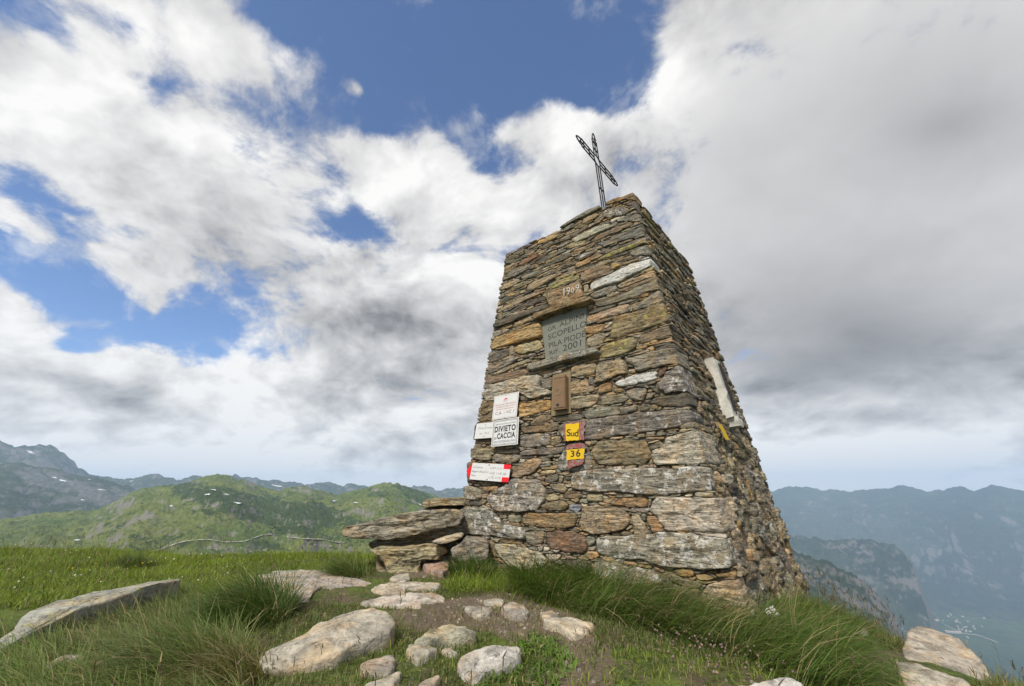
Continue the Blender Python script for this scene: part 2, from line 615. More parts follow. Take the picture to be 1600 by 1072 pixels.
def hill(name, pts, ridge_r, foot_r, foot_z, mat, az_pad=(0, 0), d_az=.1, nr=150, amp=60, nscale=400, power=1.0, crest=.12, back=.18,
         rock_patches=(), scrub_and_shade=(), wob=0.0, spur=0.0):
    """a ridge whose skyline runs through pts (read off the photograph) at the real distance ridge_r"""
    P = np.array(pts, float)
    az, el = az_el(P[:, 0], P[:, 1])
    order = np.argsort(az)
    az, el = az[order], el[order]
    az0, az1 = az[0] - math.radians(az_pad[0]), az[-1] + math.radians(az_pad[1])
    A = np.arange(az0, az1, math.radians(d_az))
    E = np.interp(A, az, el)
    k = np.array([1, 2, 3, 2, 1.]) / 9
    Ep = np.pad(E, 2, mode='edge')
    E = np.convolve(Ep, k, 'valid')
    RRv = ridge_r * (1 + wob * (fbm(np.stack([A * 9, A * 0, A * 0 + 3.3], 1), 3) - .5) * 2)
    t = np.concatenate([np.linspace(0, 1, nr) ** 1.15, 1 + np.linspace(0, 1, 14)[1:] * back])
    T, AA = np.meshgrid(t, A)
    RG = np.repeat(RRv[:, None], len(t), 1)
    EG = np.repeat(E[:, None], len(t), 1)
    Rm = foot_r + (RG - foot_r) * T
    zr = CAM_Z + RG * np.tan(EG)
    X, Y = Rm * np.sin(AA), Rm * np.cos(AA)
    Tc = np.clip(T, 0, 1)
    Z = foot_z + (zr - foot_z) * Tc ** power
    q = np.stack([X.ravel() / nscale, Y.ravel() / nscale, np.full(X.size, 5.1 + ridge_r * .001)], 1)
    rd = ridged(q, 5).reshape(X.shape) - .55
    if spur:
        qa = np.stack([AA.ravel() * spur + .25 * fbm(q * .7, 3), np.zeros(X.size) + ridge_r * .01, Tc.ravel() * .9], 1)
        rd = rd * .6 + (ridged(qa, 4).reshape(X.shape) - .6) * 1.1
    env = np.clip(1 - Tc, 0, 1) ** .6 * np.clip(Tc * 4, 0, 1) + 0
    fine = (fbm(q * 6, 5, .6).reshape(X.shape) - .5)
    Z = Z + amp * rd * env * 1.4 + amp * crest * (fine * 2.6) * np.clip(Tc * 4, 0, 1)
    Z = np.where(T > 1, zr - (T - 1) / back * (abs(zr - foot_z) * .5 + 60) + amp * .1 * fine, Z)
    n_a, n_t = X.shape
    V = np.stack([X, Y, Z], -1).reshape(-1, 3)
    idx = np.arange(n_a * n_t).reshape(n_a, n_t)
    Fq = np.stack([idx[:-1, :-1], idx[:-1, 1:], idx[1:, 1:], idx[1:, :-1]], -1).reshape(-1, 4)[:, ::-1]
    px, py = project(V)
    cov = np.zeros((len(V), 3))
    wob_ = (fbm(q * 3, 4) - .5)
    for ch, lst in ((0, scrub_and_shade), (1, rock_patches)):
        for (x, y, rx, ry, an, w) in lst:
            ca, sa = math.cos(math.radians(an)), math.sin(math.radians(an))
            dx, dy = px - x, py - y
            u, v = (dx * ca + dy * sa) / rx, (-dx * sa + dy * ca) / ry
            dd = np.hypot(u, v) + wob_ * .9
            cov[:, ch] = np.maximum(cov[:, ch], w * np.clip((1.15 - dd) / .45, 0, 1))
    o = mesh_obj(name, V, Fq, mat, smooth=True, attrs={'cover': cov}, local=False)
    tag(o, kind='structure')
    HILLS[name] = (A, Rm, Z)
    return o


def hit(hname, x, y):
    """where a point of the photograph lies on a hill"""
    A, Rm, Z = HILLS[hname]
    az, el = az_el(x, y)
    i = int(np.clip(np.searchsorted(A, az), 1, len(A) - 2))
    w = (az - A[i - 1]) / (A[i] - A[i - 1])
    rm = Rm[i - 1] * (1 - w) + Rm[i] * w
    zz = Z[i - 1] * (1 - w) + Z[i] * w
    e = np.arctan2(zz - CAM_Z, rm)
    j = np.argmax(e >= el)
    j = max(1, j)
    k = np.clip((el - e[j - 1]) / (e[j] - e[j - 1] + 1e-9), 0, 1)
    r = rm[j - 1] + (rm[j] - rm[j - 1]) * k
    z = zz[j - 1] + (zz[j] - zz[j - 1]) * k
    return np.array([r * math.sin(az), r * math.cos(az), z])


GREEN = land_mat('alpine_meadow', (.205, .230, .065), (.034, .054, .018), (.24, .225, .19), (.125, .170, .046), .020, .58, .80, .09)
CRAG = land_mat('crag_and_scrub', (.075, .10, .045), (.026, .040, .018), (.17, .17, .165), (.05, .075, .03), .010, .66, .90, .035)
FAR = land_mat('far_mountain_side', (.075, .10, .05), (.035, .05, .03), (.19, .18, .17), (.05, .075, .04), .004, .62, .88, .012)
WOODS = land_mat('wooded_mountain_side', (.044, .066, .028), (.018, .030, .014), (.20, .18, .155), (.075, .095, .045), .0035, .44, .70, .010)

hill('far_mountain', [(-80, 700), (0, 692), (40, 696), (75, 699), (100, 714), (135, 742), (166, 745), (190, 746), (245, 741), (290, 745), (340, 744), (385, 746),
                      (440, 750), (525, 756), (640, 760), (700, 763), (800, 768)], 6600, 4700, -900, FAR, (6, 4), .10, 110, 200, 1300, .9, .35)
hill('crag_mountain', [(-90, 716), (0, 727), (31, 726), (57, 730), (74, 732), (109, 741), (136, 743), (175, 750), (206, 762), (240, 785), (290, 815), (340, 840)],
     4600, 2300, -420, CRAG, (6, 0), .09, 130, 120, 620, 1.0, .34,
     rock_patches=[(90, 755, 60, 14, 10, .9), (160, 775, 50, 16, 10, .7)], scrub_and_shade=[(70, 780, 120, 40, 5, .6)])
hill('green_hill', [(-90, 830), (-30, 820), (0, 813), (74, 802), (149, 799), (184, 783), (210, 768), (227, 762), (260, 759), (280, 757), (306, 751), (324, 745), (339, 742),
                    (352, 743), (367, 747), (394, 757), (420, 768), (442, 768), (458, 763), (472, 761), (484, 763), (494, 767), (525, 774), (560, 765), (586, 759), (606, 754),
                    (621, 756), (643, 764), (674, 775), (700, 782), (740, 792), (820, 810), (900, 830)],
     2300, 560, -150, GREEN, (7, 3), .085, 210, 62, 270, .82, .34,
     scrub_and_shade=[(400, 795, 120, 24, 14, .85), (330, 776, 75, 18, 18, .8), (480, 805, 75, 22, 5, .9), (650, 772, 34, 14, 25, .8), (590, 770, 24, 8, 0, .5), (420, 856, 34, 8, 4, .8), (540, 815, 40, 8, 10, .7),  # scrub, with the cloud shadow on the flank painted in as dark cover
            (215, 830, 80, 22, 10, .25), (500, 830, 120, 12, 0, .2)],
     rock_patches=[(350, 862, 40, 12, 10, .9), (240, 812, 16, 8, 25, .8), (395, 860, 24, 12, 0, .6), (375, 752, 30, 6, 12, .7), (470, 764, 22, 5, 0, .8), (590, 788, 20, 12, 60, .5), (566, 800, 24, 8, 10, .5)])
hill('distant_range', [(1100, 776), (1160, 772), (1201, 769), (1232, 762), (1270, 761), (1294, 766), (1347, 768), (1374, 764), (1395, 763), (1412, 760), (1430, 764), (1444, 766), (1475, 766),
                       (1488, 763), (1503, 760), (1512, 763), (1520, 763), (1536, 760), (1551, 757), (1572, 762), (1600, 766), (1660, 760), (1740, 772), (1850, 770)], 11000, 7600, ZV - 10, WOODS, (3, 5), .07, 170, 480, 1500, .95, .16, spur=7.0,
     rock_patches=[(1260, 800, 70, 26, 0, .45), (1390, 800, 80, 26, 0, .4), (1460, 862, 12, 14, 0, .9), (1430, 838, 20, 8, 0, .6), (1330, 815, 60, 12, 0, .5)], scrub_and_shade=[(1540, 850, 130, 70, 30, .7), (1560, 905, 160, 50, 0, .8)])
hill('middle_spur', [(1130, 842), (1225, 839), (1274, 840), (1319, 843), (1353, 843), (1374, 847), (1410, 860), (1428, 876), (1441, 905), (1451, 940), (1462, 985), (1480, 1040), (1500, 1080)], 5600, 4300, ZV - 20, WOODS, (3, 0), .07, 140, 150, 500, 1.1, .30,
     rock_patches=[(1330, 858, 60, 8, 5, .5)], scrub_and_shade=[(1400, 900, 120, 40, 30, .6)])
hill('near_spur', [(1130, 850), (1200, 852), (1232, 860), (1270, 870), (1301, 884), (1333, 901), (1360, 922), (1385, 946), (1404, 970), (1424, 1005), (1440, 1050), (1456, 1110), (1474, 1200)], 2700, 1900, -800, WOODS, (3, 0), .07, 150, 90, 240, 1.1, .30,
     rock_patches=[(1275, 905, 40, 18, 30, .8), (1315, 925, 34, 12, 40, .8), (1360, 960, 34, 12, 45, .7), (1250, 880, 30, 8, 10, .5)])

# snow patches and a pale trail on the hills, draped over them
M_SNOW = plain_mat('old_snow', (.60, .62, .64), .6, var=.08, scale=.2, bump=.1, dist=.3)
M_TRAIL = plain_mat('trail_gravel', (.46, .42, .34), .95, var=.2, scale=.5, bump=.2, dist=.1)


def drape(name, hname, px, mat, lift):
    V = [hit(hname, x, y) for x, y in px]
    c = np.mean(V, 0)
    V = np.array(V)
    to = (CAM - c) / np.linalg.norm(CAM - c)
    V = V + np.array([0, 0, lift]) + to * lift
    return V


sv, sf = [], []
for (hn, x, y, w, h, an) in [('green_hill', 324, 774, 11, 2.2, -4), ('green_hill', 334, 767, 8, 1.3, 8), ('green_hill', 353, 774, 6, 1.6, 8), ('green_hill', 373, 788, 15, 1.7, 8),
                             ('green_hill', 267, 792, 5, 2, 5), ('green_hill', 522, 784, 5, 1.6, 10), ('green_hill', 556, 787, 5, 1.2, 4), ('green_hill', 655, 789, 5, 2.0, 40),
                             ('green_hill', 120, 846, 7, 1.4, 8), ('green_hill', 334, 794, 3, .8, 0), ('far_mountain', 47, 707, 9, 2.4, 15), ('far_mountain', 205, 752, 8, 2, -20),
                             ('far_mountain', 395, 757, 10, 1.5, 10), ('far_mountain', 430, 759, 12, 2, 10), ('crag_mountain', 100, 752, 9, 2, 10), ('crag_mountain', 85, 747, 5, 1.2, 10),
                             ('crag_mountain', 139, 750, 4, 1, 0), ('crag_mountain', 128, 782, 5, 1.3, 0), ('crag_mountain', 160, 766, 10, 1, 5)]:
    k = 11
    ring = []
    for i in range(k):
        a = 2 * math.pi * i / k
        rj = random.uniform(.2, .95)
        dx, dy = w * rj * math.cos(a), h * rj * math.sin(a)
        ca, sa = math.cos(math.radians(an)), math.sin(math.radians(an))
        ring.append((x + dx * ca - dy * sa, y + dx * sa + dy * ca))
    V = drape('snow', hn, ring + [(x, y)], M_SNOW, 3.0)
    b0 = len(sv)
    sv += V.tolist()
    sf += [(b0 + k, b0 + i, b0 + (i + 1) % k) for i in range(k)]
tag(mesh_obj('snow', sv, sf, M_SNOW, local=False), kind='stuff')
trail = [(219, 865), (235, 863), (247, 861), (262, 855), (280, 849), (302, 845), (328, 844), (346, 848), (363, 848), (381, 847), (398, 841), (411, 837), (429, 836), (455, 841), (477, 843), (503, 844), (525, 848), (542, 849)]
tv, tf = [], []
tp = []
for (x0, y0), (x1, y1) in zip(trail[:-1], trail[1:]):
    for k in range(4):
        w = k / 4
        tp.append((x0 + (x1 - x0) * w, y0 + (y1 - y0) * w + random.uniform(-.3, .3)))
for i, (x, y) in enumerate(tp):
    p = hit('green_hill', x, y) + np.array([0, 0, 1.6])
    d = np.array([p[0], p[1], 0])
    d /= np.linalg.norm(d)
    hw = 2.6 * (.35 + 1.1 * random.random())
    tv += [p - d * hw - [0, 0, hw * .10], p + d * hw + [0, 0, hw * .10]]
    if i and random.random() > .03:
        tf.append((2 * i - 2, 2 * i - 1, 2 * i + 1, 2 * i))
tag(mesh_obj('trail', tv, tf, M_TRAIL, local=False), kind='structure')

# bushes dotted over the green hill: a mass nobody could count
bv, bf, bc = [], [], []
A_, Rm_, Z_ = HILLS['green_hill']
ico = np.array([(0, 0, 1), (.87, 0, .3), (.27, .83, .3), (-.7, .51, .3), (-.7, -.51, .3), (.27, -.83, .3)])
icof = [(0, 1, 2), (0, 2, 3), (0, 3, 4), (0, 4, 5), (0, 5, 1)]
for k in range(9000):
    i = random.randrange(len(A_))
    j = int(random.betavariate(1.1, 1.6) * 150) + 5
    r, z, a = Rm_[i, j], Z_[i, j], A_[i]
    x, y = r * math.sin(a), r * math.cos(a)
    if vnoise(np.array([[x / 160, y / 160, 2.2]]))[0] < .48:
        continue
    s = random.uniform(1.4, 4.6)
    b0 = len(bv)
    rot = random.random() * 6.28
    cz, sz = math.cos(rot), math.sin(rot)
    for q in ico:
        jx = random.uniform(.8, 1.2)
        bv.append((x + s * jx * (q[0] * cz - q[1] * sz), y + s * jx * (q[0] * sz + q[1] * cz), z - .5 + s * .8 * q[2] * jx))
    bf += [tuple(b0 + t for t in f) for f in icof]
M_BUSH = plain_mat('alpine_shrub_leaf', (.042, .065, .022), .9, var=.5, scale=.4, bump=.2)
tag(mesh_obj('shrubs', np.array(bv), np.array(bf), M_BUSH, local=False), kind='stuff')

# the village on the valley floor: small houses and a pale road
M_WALLS = plain_mat('pale_house_wall', (.36, .335, .29), .9, var=.1, scale=.1)
M_ROOFS = plain_mat('village_roof', (.34, .27, .23), .9, var=.25, scale=.05)


def on_floor(x, y, z=ZV):
    d = ray(x, y)
    k = (z - CAM_Z) / d[2]
    return CAM + d * k


def house(p, rot, L, W, H, label, group):
    root = thing('village_house', p, label, 'house', group)
    c, s = math.cos(rot), math.sin(rot)

    def tr(q):
        return [p[0] + q[0] * c - q[1] * s, p[1] + q[0] * s + q[1] * c, p[2] + q[2]]
    l, w = L / 2, W / 2
    V = [tr(q) for q in [(-l, -w, 0), (l, -w, 0), (l, w, 0), (-l, w, 0), (-l, -w, H), (l, -w, H), (l, w, H), (-l, w, H), (-l, 0, H * 1.5), (l, 0, H * 1.5)]]
    mesh_obj('wall', V, [(0, 1, 5, 4), (1, 2, 6, 9, 5), (2, 3, 7, 6), (3, 0, 4, 8, 7)], M_WALLS, root)
    e = 1.06
    V = [tr(q) for q in [(-l * e, -w * e, H * .97), (l * e, -w * e, H * .97), (l * e, w * e, H * .97), (-l * e, w * e, H * .97), (-l * e, 0, H * 1.53), (l * e, 0, H * 1.53)]]
    mesh_obj('roof', V, [(0, 1, 5, 4), (2, 3, 4, 5), (0, 4, 3), (1, 2, 5)], M_ROOFS, root)


hs = random.Random(3)
spots = []
for i in range(34):
    t = hs.random()
    x = 1448 + 82 * t + hs.gauss(0, 7)
    y = 948 + 38 * t + hs.gauss(0, 7)
    spots.append((x, y))
for i, (x, y) in enumerate(spots):
    p = on_floor(x, y)
    house(p, hs.uniform(0, 3), hs.uniform(12, 22), hs.uniform(9, 14), hs.uniform(7, 11), 'tiny pale house among the cluster on the hazy valley floor', 'small houses of the valley village')
for (x, y, L) in ((1489, 989, 120), (1459, 970, 80)):
    house(on_floor(x, y), -.35, L, 30, 12, 'long pale shed at the ' + ('near' if L > 100 else 'far') + ' edge of the hazy valley village', 'long sheds of the valley village')
rv_, rf_ = [], []
road = [(1440, 944), (1452, 952), (1462, 962), (1476, 976), (1492, 984), (1506, 990), (1526, 992), (1560, 1004)]
for i, (x, y) in enumerate(road):
    p = on_floor(x, y) + np.array([0, 0, .8])
    d = np.array([p[0], p[1], 0]) / np.linalg.norm(p[:2])
    rv_ += [p - d * 9, p + d * 9]
    if i:
        rf_.append((2 * i - 2, 2 * i - 1, 2 * i + 1, 2 * i))
tag(mesh_obj('valley_road', rv_, rf_, M_TRAIL, local=False), kind='structure')

# haze: one closed box of air round everything
HZ0, HZ1, HW = ZV - 1, 690.0, 14200.0
hv = [(x, y, z) for z in (HZ0, HZ1) for x, y in ((-HW, -HW), (HW, -HW), (HW, HW), (-HW, HW))]
hf = [(3, 2, 1, 0), (4, 5, 6, 7), (0, 1, 5, 4), (1, 2, 6, 5), (2, 3, 7, 6), (3, 0, 4, 7)]
mh = bpy.data.materials.new('haze_air')
mh.use_nodes = True
mh.node_tree.nodes.clear()
pv = mh.node_tree.nodes.new('ShaderNodeVolumePrincipled')
pv.inputs['Color'].default_value = (.55, .74, 1.0, 1)
pv.inputs['Density'].default_value = 7.8e-5
pv.inputs['Anisotropy'].default_value = .1
ho = mh.node_tree.nodes.new('ShaderNodeOutputMaterial')
mh.node_tree.links.new(pv.outputs[0], ho.inputs['Volume'])
tag(mesh_obj('haze', hv, hf, mh, local=False), kind='stuff')


# ------------------------------------------------------------------ the summit ground
def smax(a, b, k):
    m_ = np.maximum(a, b)
    return m_ + k * np.log1p(np.exp(-np.abs(a - b) / k))


def ground_z(x, y):
    x, y = np.asarray(x, float), np.asarray(y, float)
    z = -0.06 - .125 * np.clip(x - .7, 0, 30)
    z = z + .045 * np.clip(-x - 1.6, 0, 3) * np.clip((4.0 - y) / 2, 0, 1)
    p = np.stack([x.ravel() * .9, y.ravel() * .9, np.full(x.size, .3)], 1)
    z = z + (fbm(p, 4).reshape(x.shape) - .5) * .16
    right = x - 2.1 - .12 * (y - 3)
    back = y + .10 * x - 5.1
    left = -x - 9.0
    d = smax(smax(right, back, .35), left, .5)
    d = np.maximum(d, 0)
    z = z - 1.05 * d * d / (d + 2.2)
    return np.maximum(z, -1280)


n_a, n_r = 360, 190
A = np.linspace(-math.pi, math.pi, n_a + 1)[:-1]
Rg = np.concatenate([np.linspace(0.25, 8, 145), 8 * (900 / 8) ** np.linspace(0, 1, n_r - 144)[1:]])
RG, AG = np.meshgrid(Rg, A)
X, Y = RG * np.sin(AG), RG * np.cos(AG) + .6
V = np.stack([X, Y, ground_z(X, Y)], -1).reshape(-1, 3)
idx = np.arange(n_a * len(Rg)).reshape(n_a, len(Rg))
nx = np.roll(idx, -1, 0)
Fq = np.stack([idx[:, :-1], nx[:, :-1], nx[:, 1:], idx[:, 1:]], -1).reshape(-1, 4)[:, ::-1]
mg, nt, b, out = new_mat('summit_turf')
N = NB(nt)
pos = N.node('ShaderNodeNewGeometry').outputs['Position']
n_1, n_2, n_3 = N.noise(pos, 2.2, 6, .65), N.noise(pos, 11, 6, .7), N.noise(pos, 70, 4, .7)
c = N.mix(N.ramp(n_1, .42, .60), (.125, .170, .026), (.120, .092, .055))
c = N.mix(N.ramp(n_2, .45, .62), c, (.060, .085, .018))
c = N.mix(N.ramp(N.noise(pos, 5, 5, .7), .56, .66), c, (.15, .11, .075))
c = N.mix(N.ramp(n_3, .35, .7, 0, .7), c, N.mix(1.0, c, (.45, .45, .42), 'MULTIPLY'))
soil = N.ramp(N.math('MULTIPLY_ADD', N.sepc(N.attr('soil'))[0], .42, N.math('MULTIPLY', n_2, .6)), .42, .56)
c = N.mix(soil, c, N.mix(n_3, (.085, .062, .042), (.20, .155, .11)))
N.put(b.inputs['Base Color'], c)
N.put(b.inputs['Normal'], N.bump(N.math('ADD', n_2, N.math('MULTIPLY', n_3, .5)), 1.0, .03))
b.inputs['Roughness'].default_value = .95
V_GROUND = V.copy()
tag(mesh_obj('ground', V, Fq, mg, smooth=True, local=False), kind='structure')

# ------------------------------------------------------------------ the tower: frames of its faces
TH, TA, TB, TH_H = 0.8834, 2.6369, 2.417, 3.5918
T1, T2, T3, T4 = 0.0882, 0.1263, 0.1134, 0.0885
C0 = np.array([1.44271, 3.0, 0.0])
D1 = np.array([-math.sin(TH), math.cos(TH), 0])
D2 = np.array([math.cos(TH), math.sin(TH), 0])
ZZ = np.array([0, 0, 1.])
H_LO = -.45


class Face:
    """a battered wall face: point = origin + eu*u + ev*v, v being the height"""

    def __init__(s, o, eu, ev, n, back, lo, hi):
        s.o, s.eu, s.ev, s.n = o, eu, ev, n / np.linalg.norm(n)
        s.back = back
        s.lo, s.hi = lo, hi
        s.flip = np.dot(np.cross(eu, ev), s.n) < 0

    def p(s, uv, w=0.0):
        uv = np.asarray(uv, float)
        w = np.asarray(w, float)
        return s.o + uv[..., :1] * s.eu + uv[..., 1:2] * s.ev + w[..., None] * s.n

    def uv(s, x, y, w=0.0):
        q = on_plane(np.asarray(x, float), np.asarray(y, float), s.o + s.n * w, s.n) - s.o - s.n * w
        A = np.array([[s.eu @ s.eu, s.eu @ s.ev], [s.eu @ s.ev, s.ev @ s.ev]])
        b = np.stack([q @ s.eu, q @ s.ev], -1)
        return b @ np.linalg.inv(A).T


FRONT = Face(C0, D1, ZZ + T1 * D2, -D2 + T1 * ZZ, D2, lambda h: T2 * h, lambda h: TA - T3 * h)
SIDE = Face(C0, D2, ZZ + T2 * D1, -D1 + T2 * ZZ, D1, lambda h: T1 * h, lambda h: TB - T4 * h)
LEFTF = Face(C0 + D1 * TA, D2, ZZ - T3 * D1, D1 + T3 * ZZ, -D1, lambda h: T1 * h, lambda h: TB - T4 * h)
BACKF = Face(C0 + D2 * TB, D1, ZZ - T4 * D2, D2 + T4 * ZZ, -D2, lambda h: T2 * h, lambda h: TA - T3 * h)

# colours of the stones (real albedo), and how much white / yellow lichen they carry
TONES = {'g': ((.215, .196, .150), .25, .06), 'd': ((.120, .107, .082), .15, .06), 'b': ((.220, .176, .112), .15, .06),
         'o': ((.285, .205, .112), .08, .0), 'O': ((.36, .25, .118), .0, .0), 't': ((.32, .262, .168), .15, .06),
         'p': ((.39, .35, .27), .3, .05), 'r': ((.185, .120, .082), .28, .0), 'w': ((.235, .215, .172), .68, .35),
         'W': ((.40, .385, .35), .95, .35), 'm': ((.205, .188, .148), .60, .28), 'y': ((.245, .21, .115), .15, .72),
         'B': ((.185, .19, .195), .2, .0), 'P': ((.335, .262, .175), .15, .0)}


def poly_area(p):
    return .5 * np.sum(p[:, 0] * np.roll(p[:, 1], -1) - np.roll(p[:, 0], -1) * p[:, 1])


def resample(p, step, smooth=.12):
    # cut the corners a little, then walk round with even steps
    q = []
    for a, b_ in zip(p, np.roll(p, -1, 0)):
        q += [a + (b_ - a) * smooth, a + (b_ - a) * (1 - smooth)]
    q = np.array(q)
    seg = np.linalg.norm(np.roll(q, -1, 0) - q, axis=1)
    L = seg.sum()
    n = int(np.clip(L / step, 9, 64))
    cum = np.concatenate([[0], np.cumsum(seg)])
    qq = np.concatenate([q, q[:1]])
    t = np.linspace(0, L, n + 1)[:-1]
    return np.stack([np.interp(t, cum, qq[:, 0]), np.interp(t, cum, qq[:, 1])], 1)


def build_stone(face, poly, tone, protr=0.0, depth=.11, corner=0.0, seed=0, res=.016, rough=1.0, gap=.0025, dome=0.0, facet=0.0):
    """one block: outline in the face's plane, a broken front with ledges, sides running back into the wall.
    corner > 0: the block turns the corner and shows that much of itself on the side face"""
    rs = np.random.default_rng(seed + 11)
    poly = np.asarray(poly, float)
    if poly_area(poly) < 0:
        poly = poly[::-1]
    is_c = corner > 0
    p = resample(poly, res * 1.25)
    cflag = np.zeros(len(p), bool)
    if is_c:
        edge = face.lo(p[:, 1])
        cflag = p[:, 0] < edge + .012
        p[cflag, 0] = edge[cflag]
    cen = p.mean(0)
    d = p - cen
    rad = np.linalg.norm(d, axis=1)
    jit = (vnoise(np.concatenate([p * 22, np.full((len(p), 1), seed * .37)], 1)) - .5) * .016 + (rs.random(len(p)) - .5) * .006
    jit = np.where(cflag, jit * .5, jit)
    p = cen + d * ((rad - gap + jit * np.minimum(1, rad / .05)) / rad)[:, None]
    ext = p.max(0) - p.min(0)
    minr = max(.008, .5 * min(ext[0], ext[1]))
    m = int(np.clip(minr / res * 1.3, 2, 12))
    tilt = (rs.random(2) - .5) * (.16, .20)
    er = min(.013, .26 * minr)
    amp = min(.030, .20 * minr + .004) * rough
    verts, edge_w = [], []
    N = len(p)

    fg = [(rs.normal(0, .17, 2) * facet, rs.uniform(0, .16) * minr) for _ in range(5)]
    fmin = min(c for _, c in fg)

    def front_w(q, dist):
        P3 = np.stack([q[:, 0] * 4.5 + seed * 1.7, q[:, 1] * 20, np.full(len(q), seed * .91)], 1)
        a = fbm(P3, 3) * 3.2
        a = np.floor(a) + np.clip((a - np.floor(a)) * 3.0, 0, 1)        # broken ledges
        w = (a / 3.2 - .5) * amp * 1.5
        P4 = np.stack([q[:, 0] * 26, q[:, 1] * 44, np.full(len(q), seed * .31)], 1)
        w = w + (fbm(P4, 3, .6) - .5) * amp * 1.2
        w = w + dome * (1 - np.clip(1 - dist / max(minr, .02), 0, 1) ** 2)
        w = w + (q - cen) @ tilt * .55
        if facet:
            w = w * .55 + np.min([(q - cen) @ g + c - fmin for g, c in fg], 0)
        fall = np.clip(1 - dist / er, 0, 1)
        return protr + np.clip(w, -.035 - .05 * facet, max(.035, dome * 1.3)) - er * .75 * fall ** 2
    rings = []
    # sides, from the back to the front
    if is_c:
        nb = max(3, int(corner / .03))
        ws = np.linspace(corner, .012, nb)
    else:
        ws = np.array([depth, depth * .3])
    fw = front_w(p, np.zeros(N))
    for w in ws:
        base = face.p(p) + face.back * w + face.n * (np.minimum(fw, .02) * max(0, 1 - w / .08))[:, None]
        if is_c:
            on = SIDE.n
            q = np.stack([np.full(N, w * 7) + seed, p[:, 1] * 26, np.full(N, seed * .77)], 1)
            a = fbm(q, 3) * 3
            a = np.floor(a) + np.clip((a - np.floor(a)) * 3, 0, 1)
            endf = np.clip(1 - (corner - w) / .025, 0, 1) + np.clip(1 - w / .03, 0, 1) * .4
            k = ((a / 3 - .5) * .020 + .004 - .016 * endf ** 2) * cflag
            base = base + on * k[:, None]
        rings.append(base)
    rr_ = [1.0] + [1 - (k / m) for k in range(1, m)]
    if er < minr:
        rr_ = [1.0, 1 - .35 * er / minr] + [x for x in rr_[1:] if x < 1 - .6 * er / minr]
    for t in rr_:
        q = cen + (p - cen) * t
        dist = (1 - t) * np.minimum(rad, minr * 1.6)
        rings.append(face.p(q, front_w(q, dist)))
    ctr = face.p(cen[None], front_w(cen[None], np.array([minr])))
    V = np.concatenate(rings + [ctr])
    nrg = len(rings)
    F = []
    i = np.arange(N)
    j = (i + 1) % N
    for k in range(nrg - 1):
        F.append(np.stack([k * N + i, k * N + j, (k + 1) * N + j], 1))
        F.append(np.stack([k * N + i, (k + 1) * N + j, (k + 1) * N + i], 1))
    k = nrg - 1
    F.append(np.stack([k * N + i, k * N + j, np.full(N, nrg * N)], 1))
    F = np.concatenate(F)
    if face.flip:
        F = F[:, ::-1]
    T = TONES[tone]
    cv = np.array(T[0]) * .93 * (1 + (rs.random() - .5) * .28) * (1 + (rs.random(3) - .5) * .08)
    lv = np.array([T[1] * (.8 + .4 * rs.random()), T[2] * (.7 + .5 * rs.random()), rs.random()])
    return V, F, np.tile(cv, (len(V), 1)), np.tile(lv, (len(V), 1))


# crops of the photograph in which the blocks were read off: origin and scale
CROPS = {1: (780, 300, 8), 2: (880, 300, 8), 3: (750, 420, 8), 4: (900, 420, 8), 5: (730, 530, 8), 6: (900, 530, 8), 7: (720, 640, 8), 8: (900, 640, 6.4), 9: (700, 750, 6.4), 10: (900, 780, 6.4)}
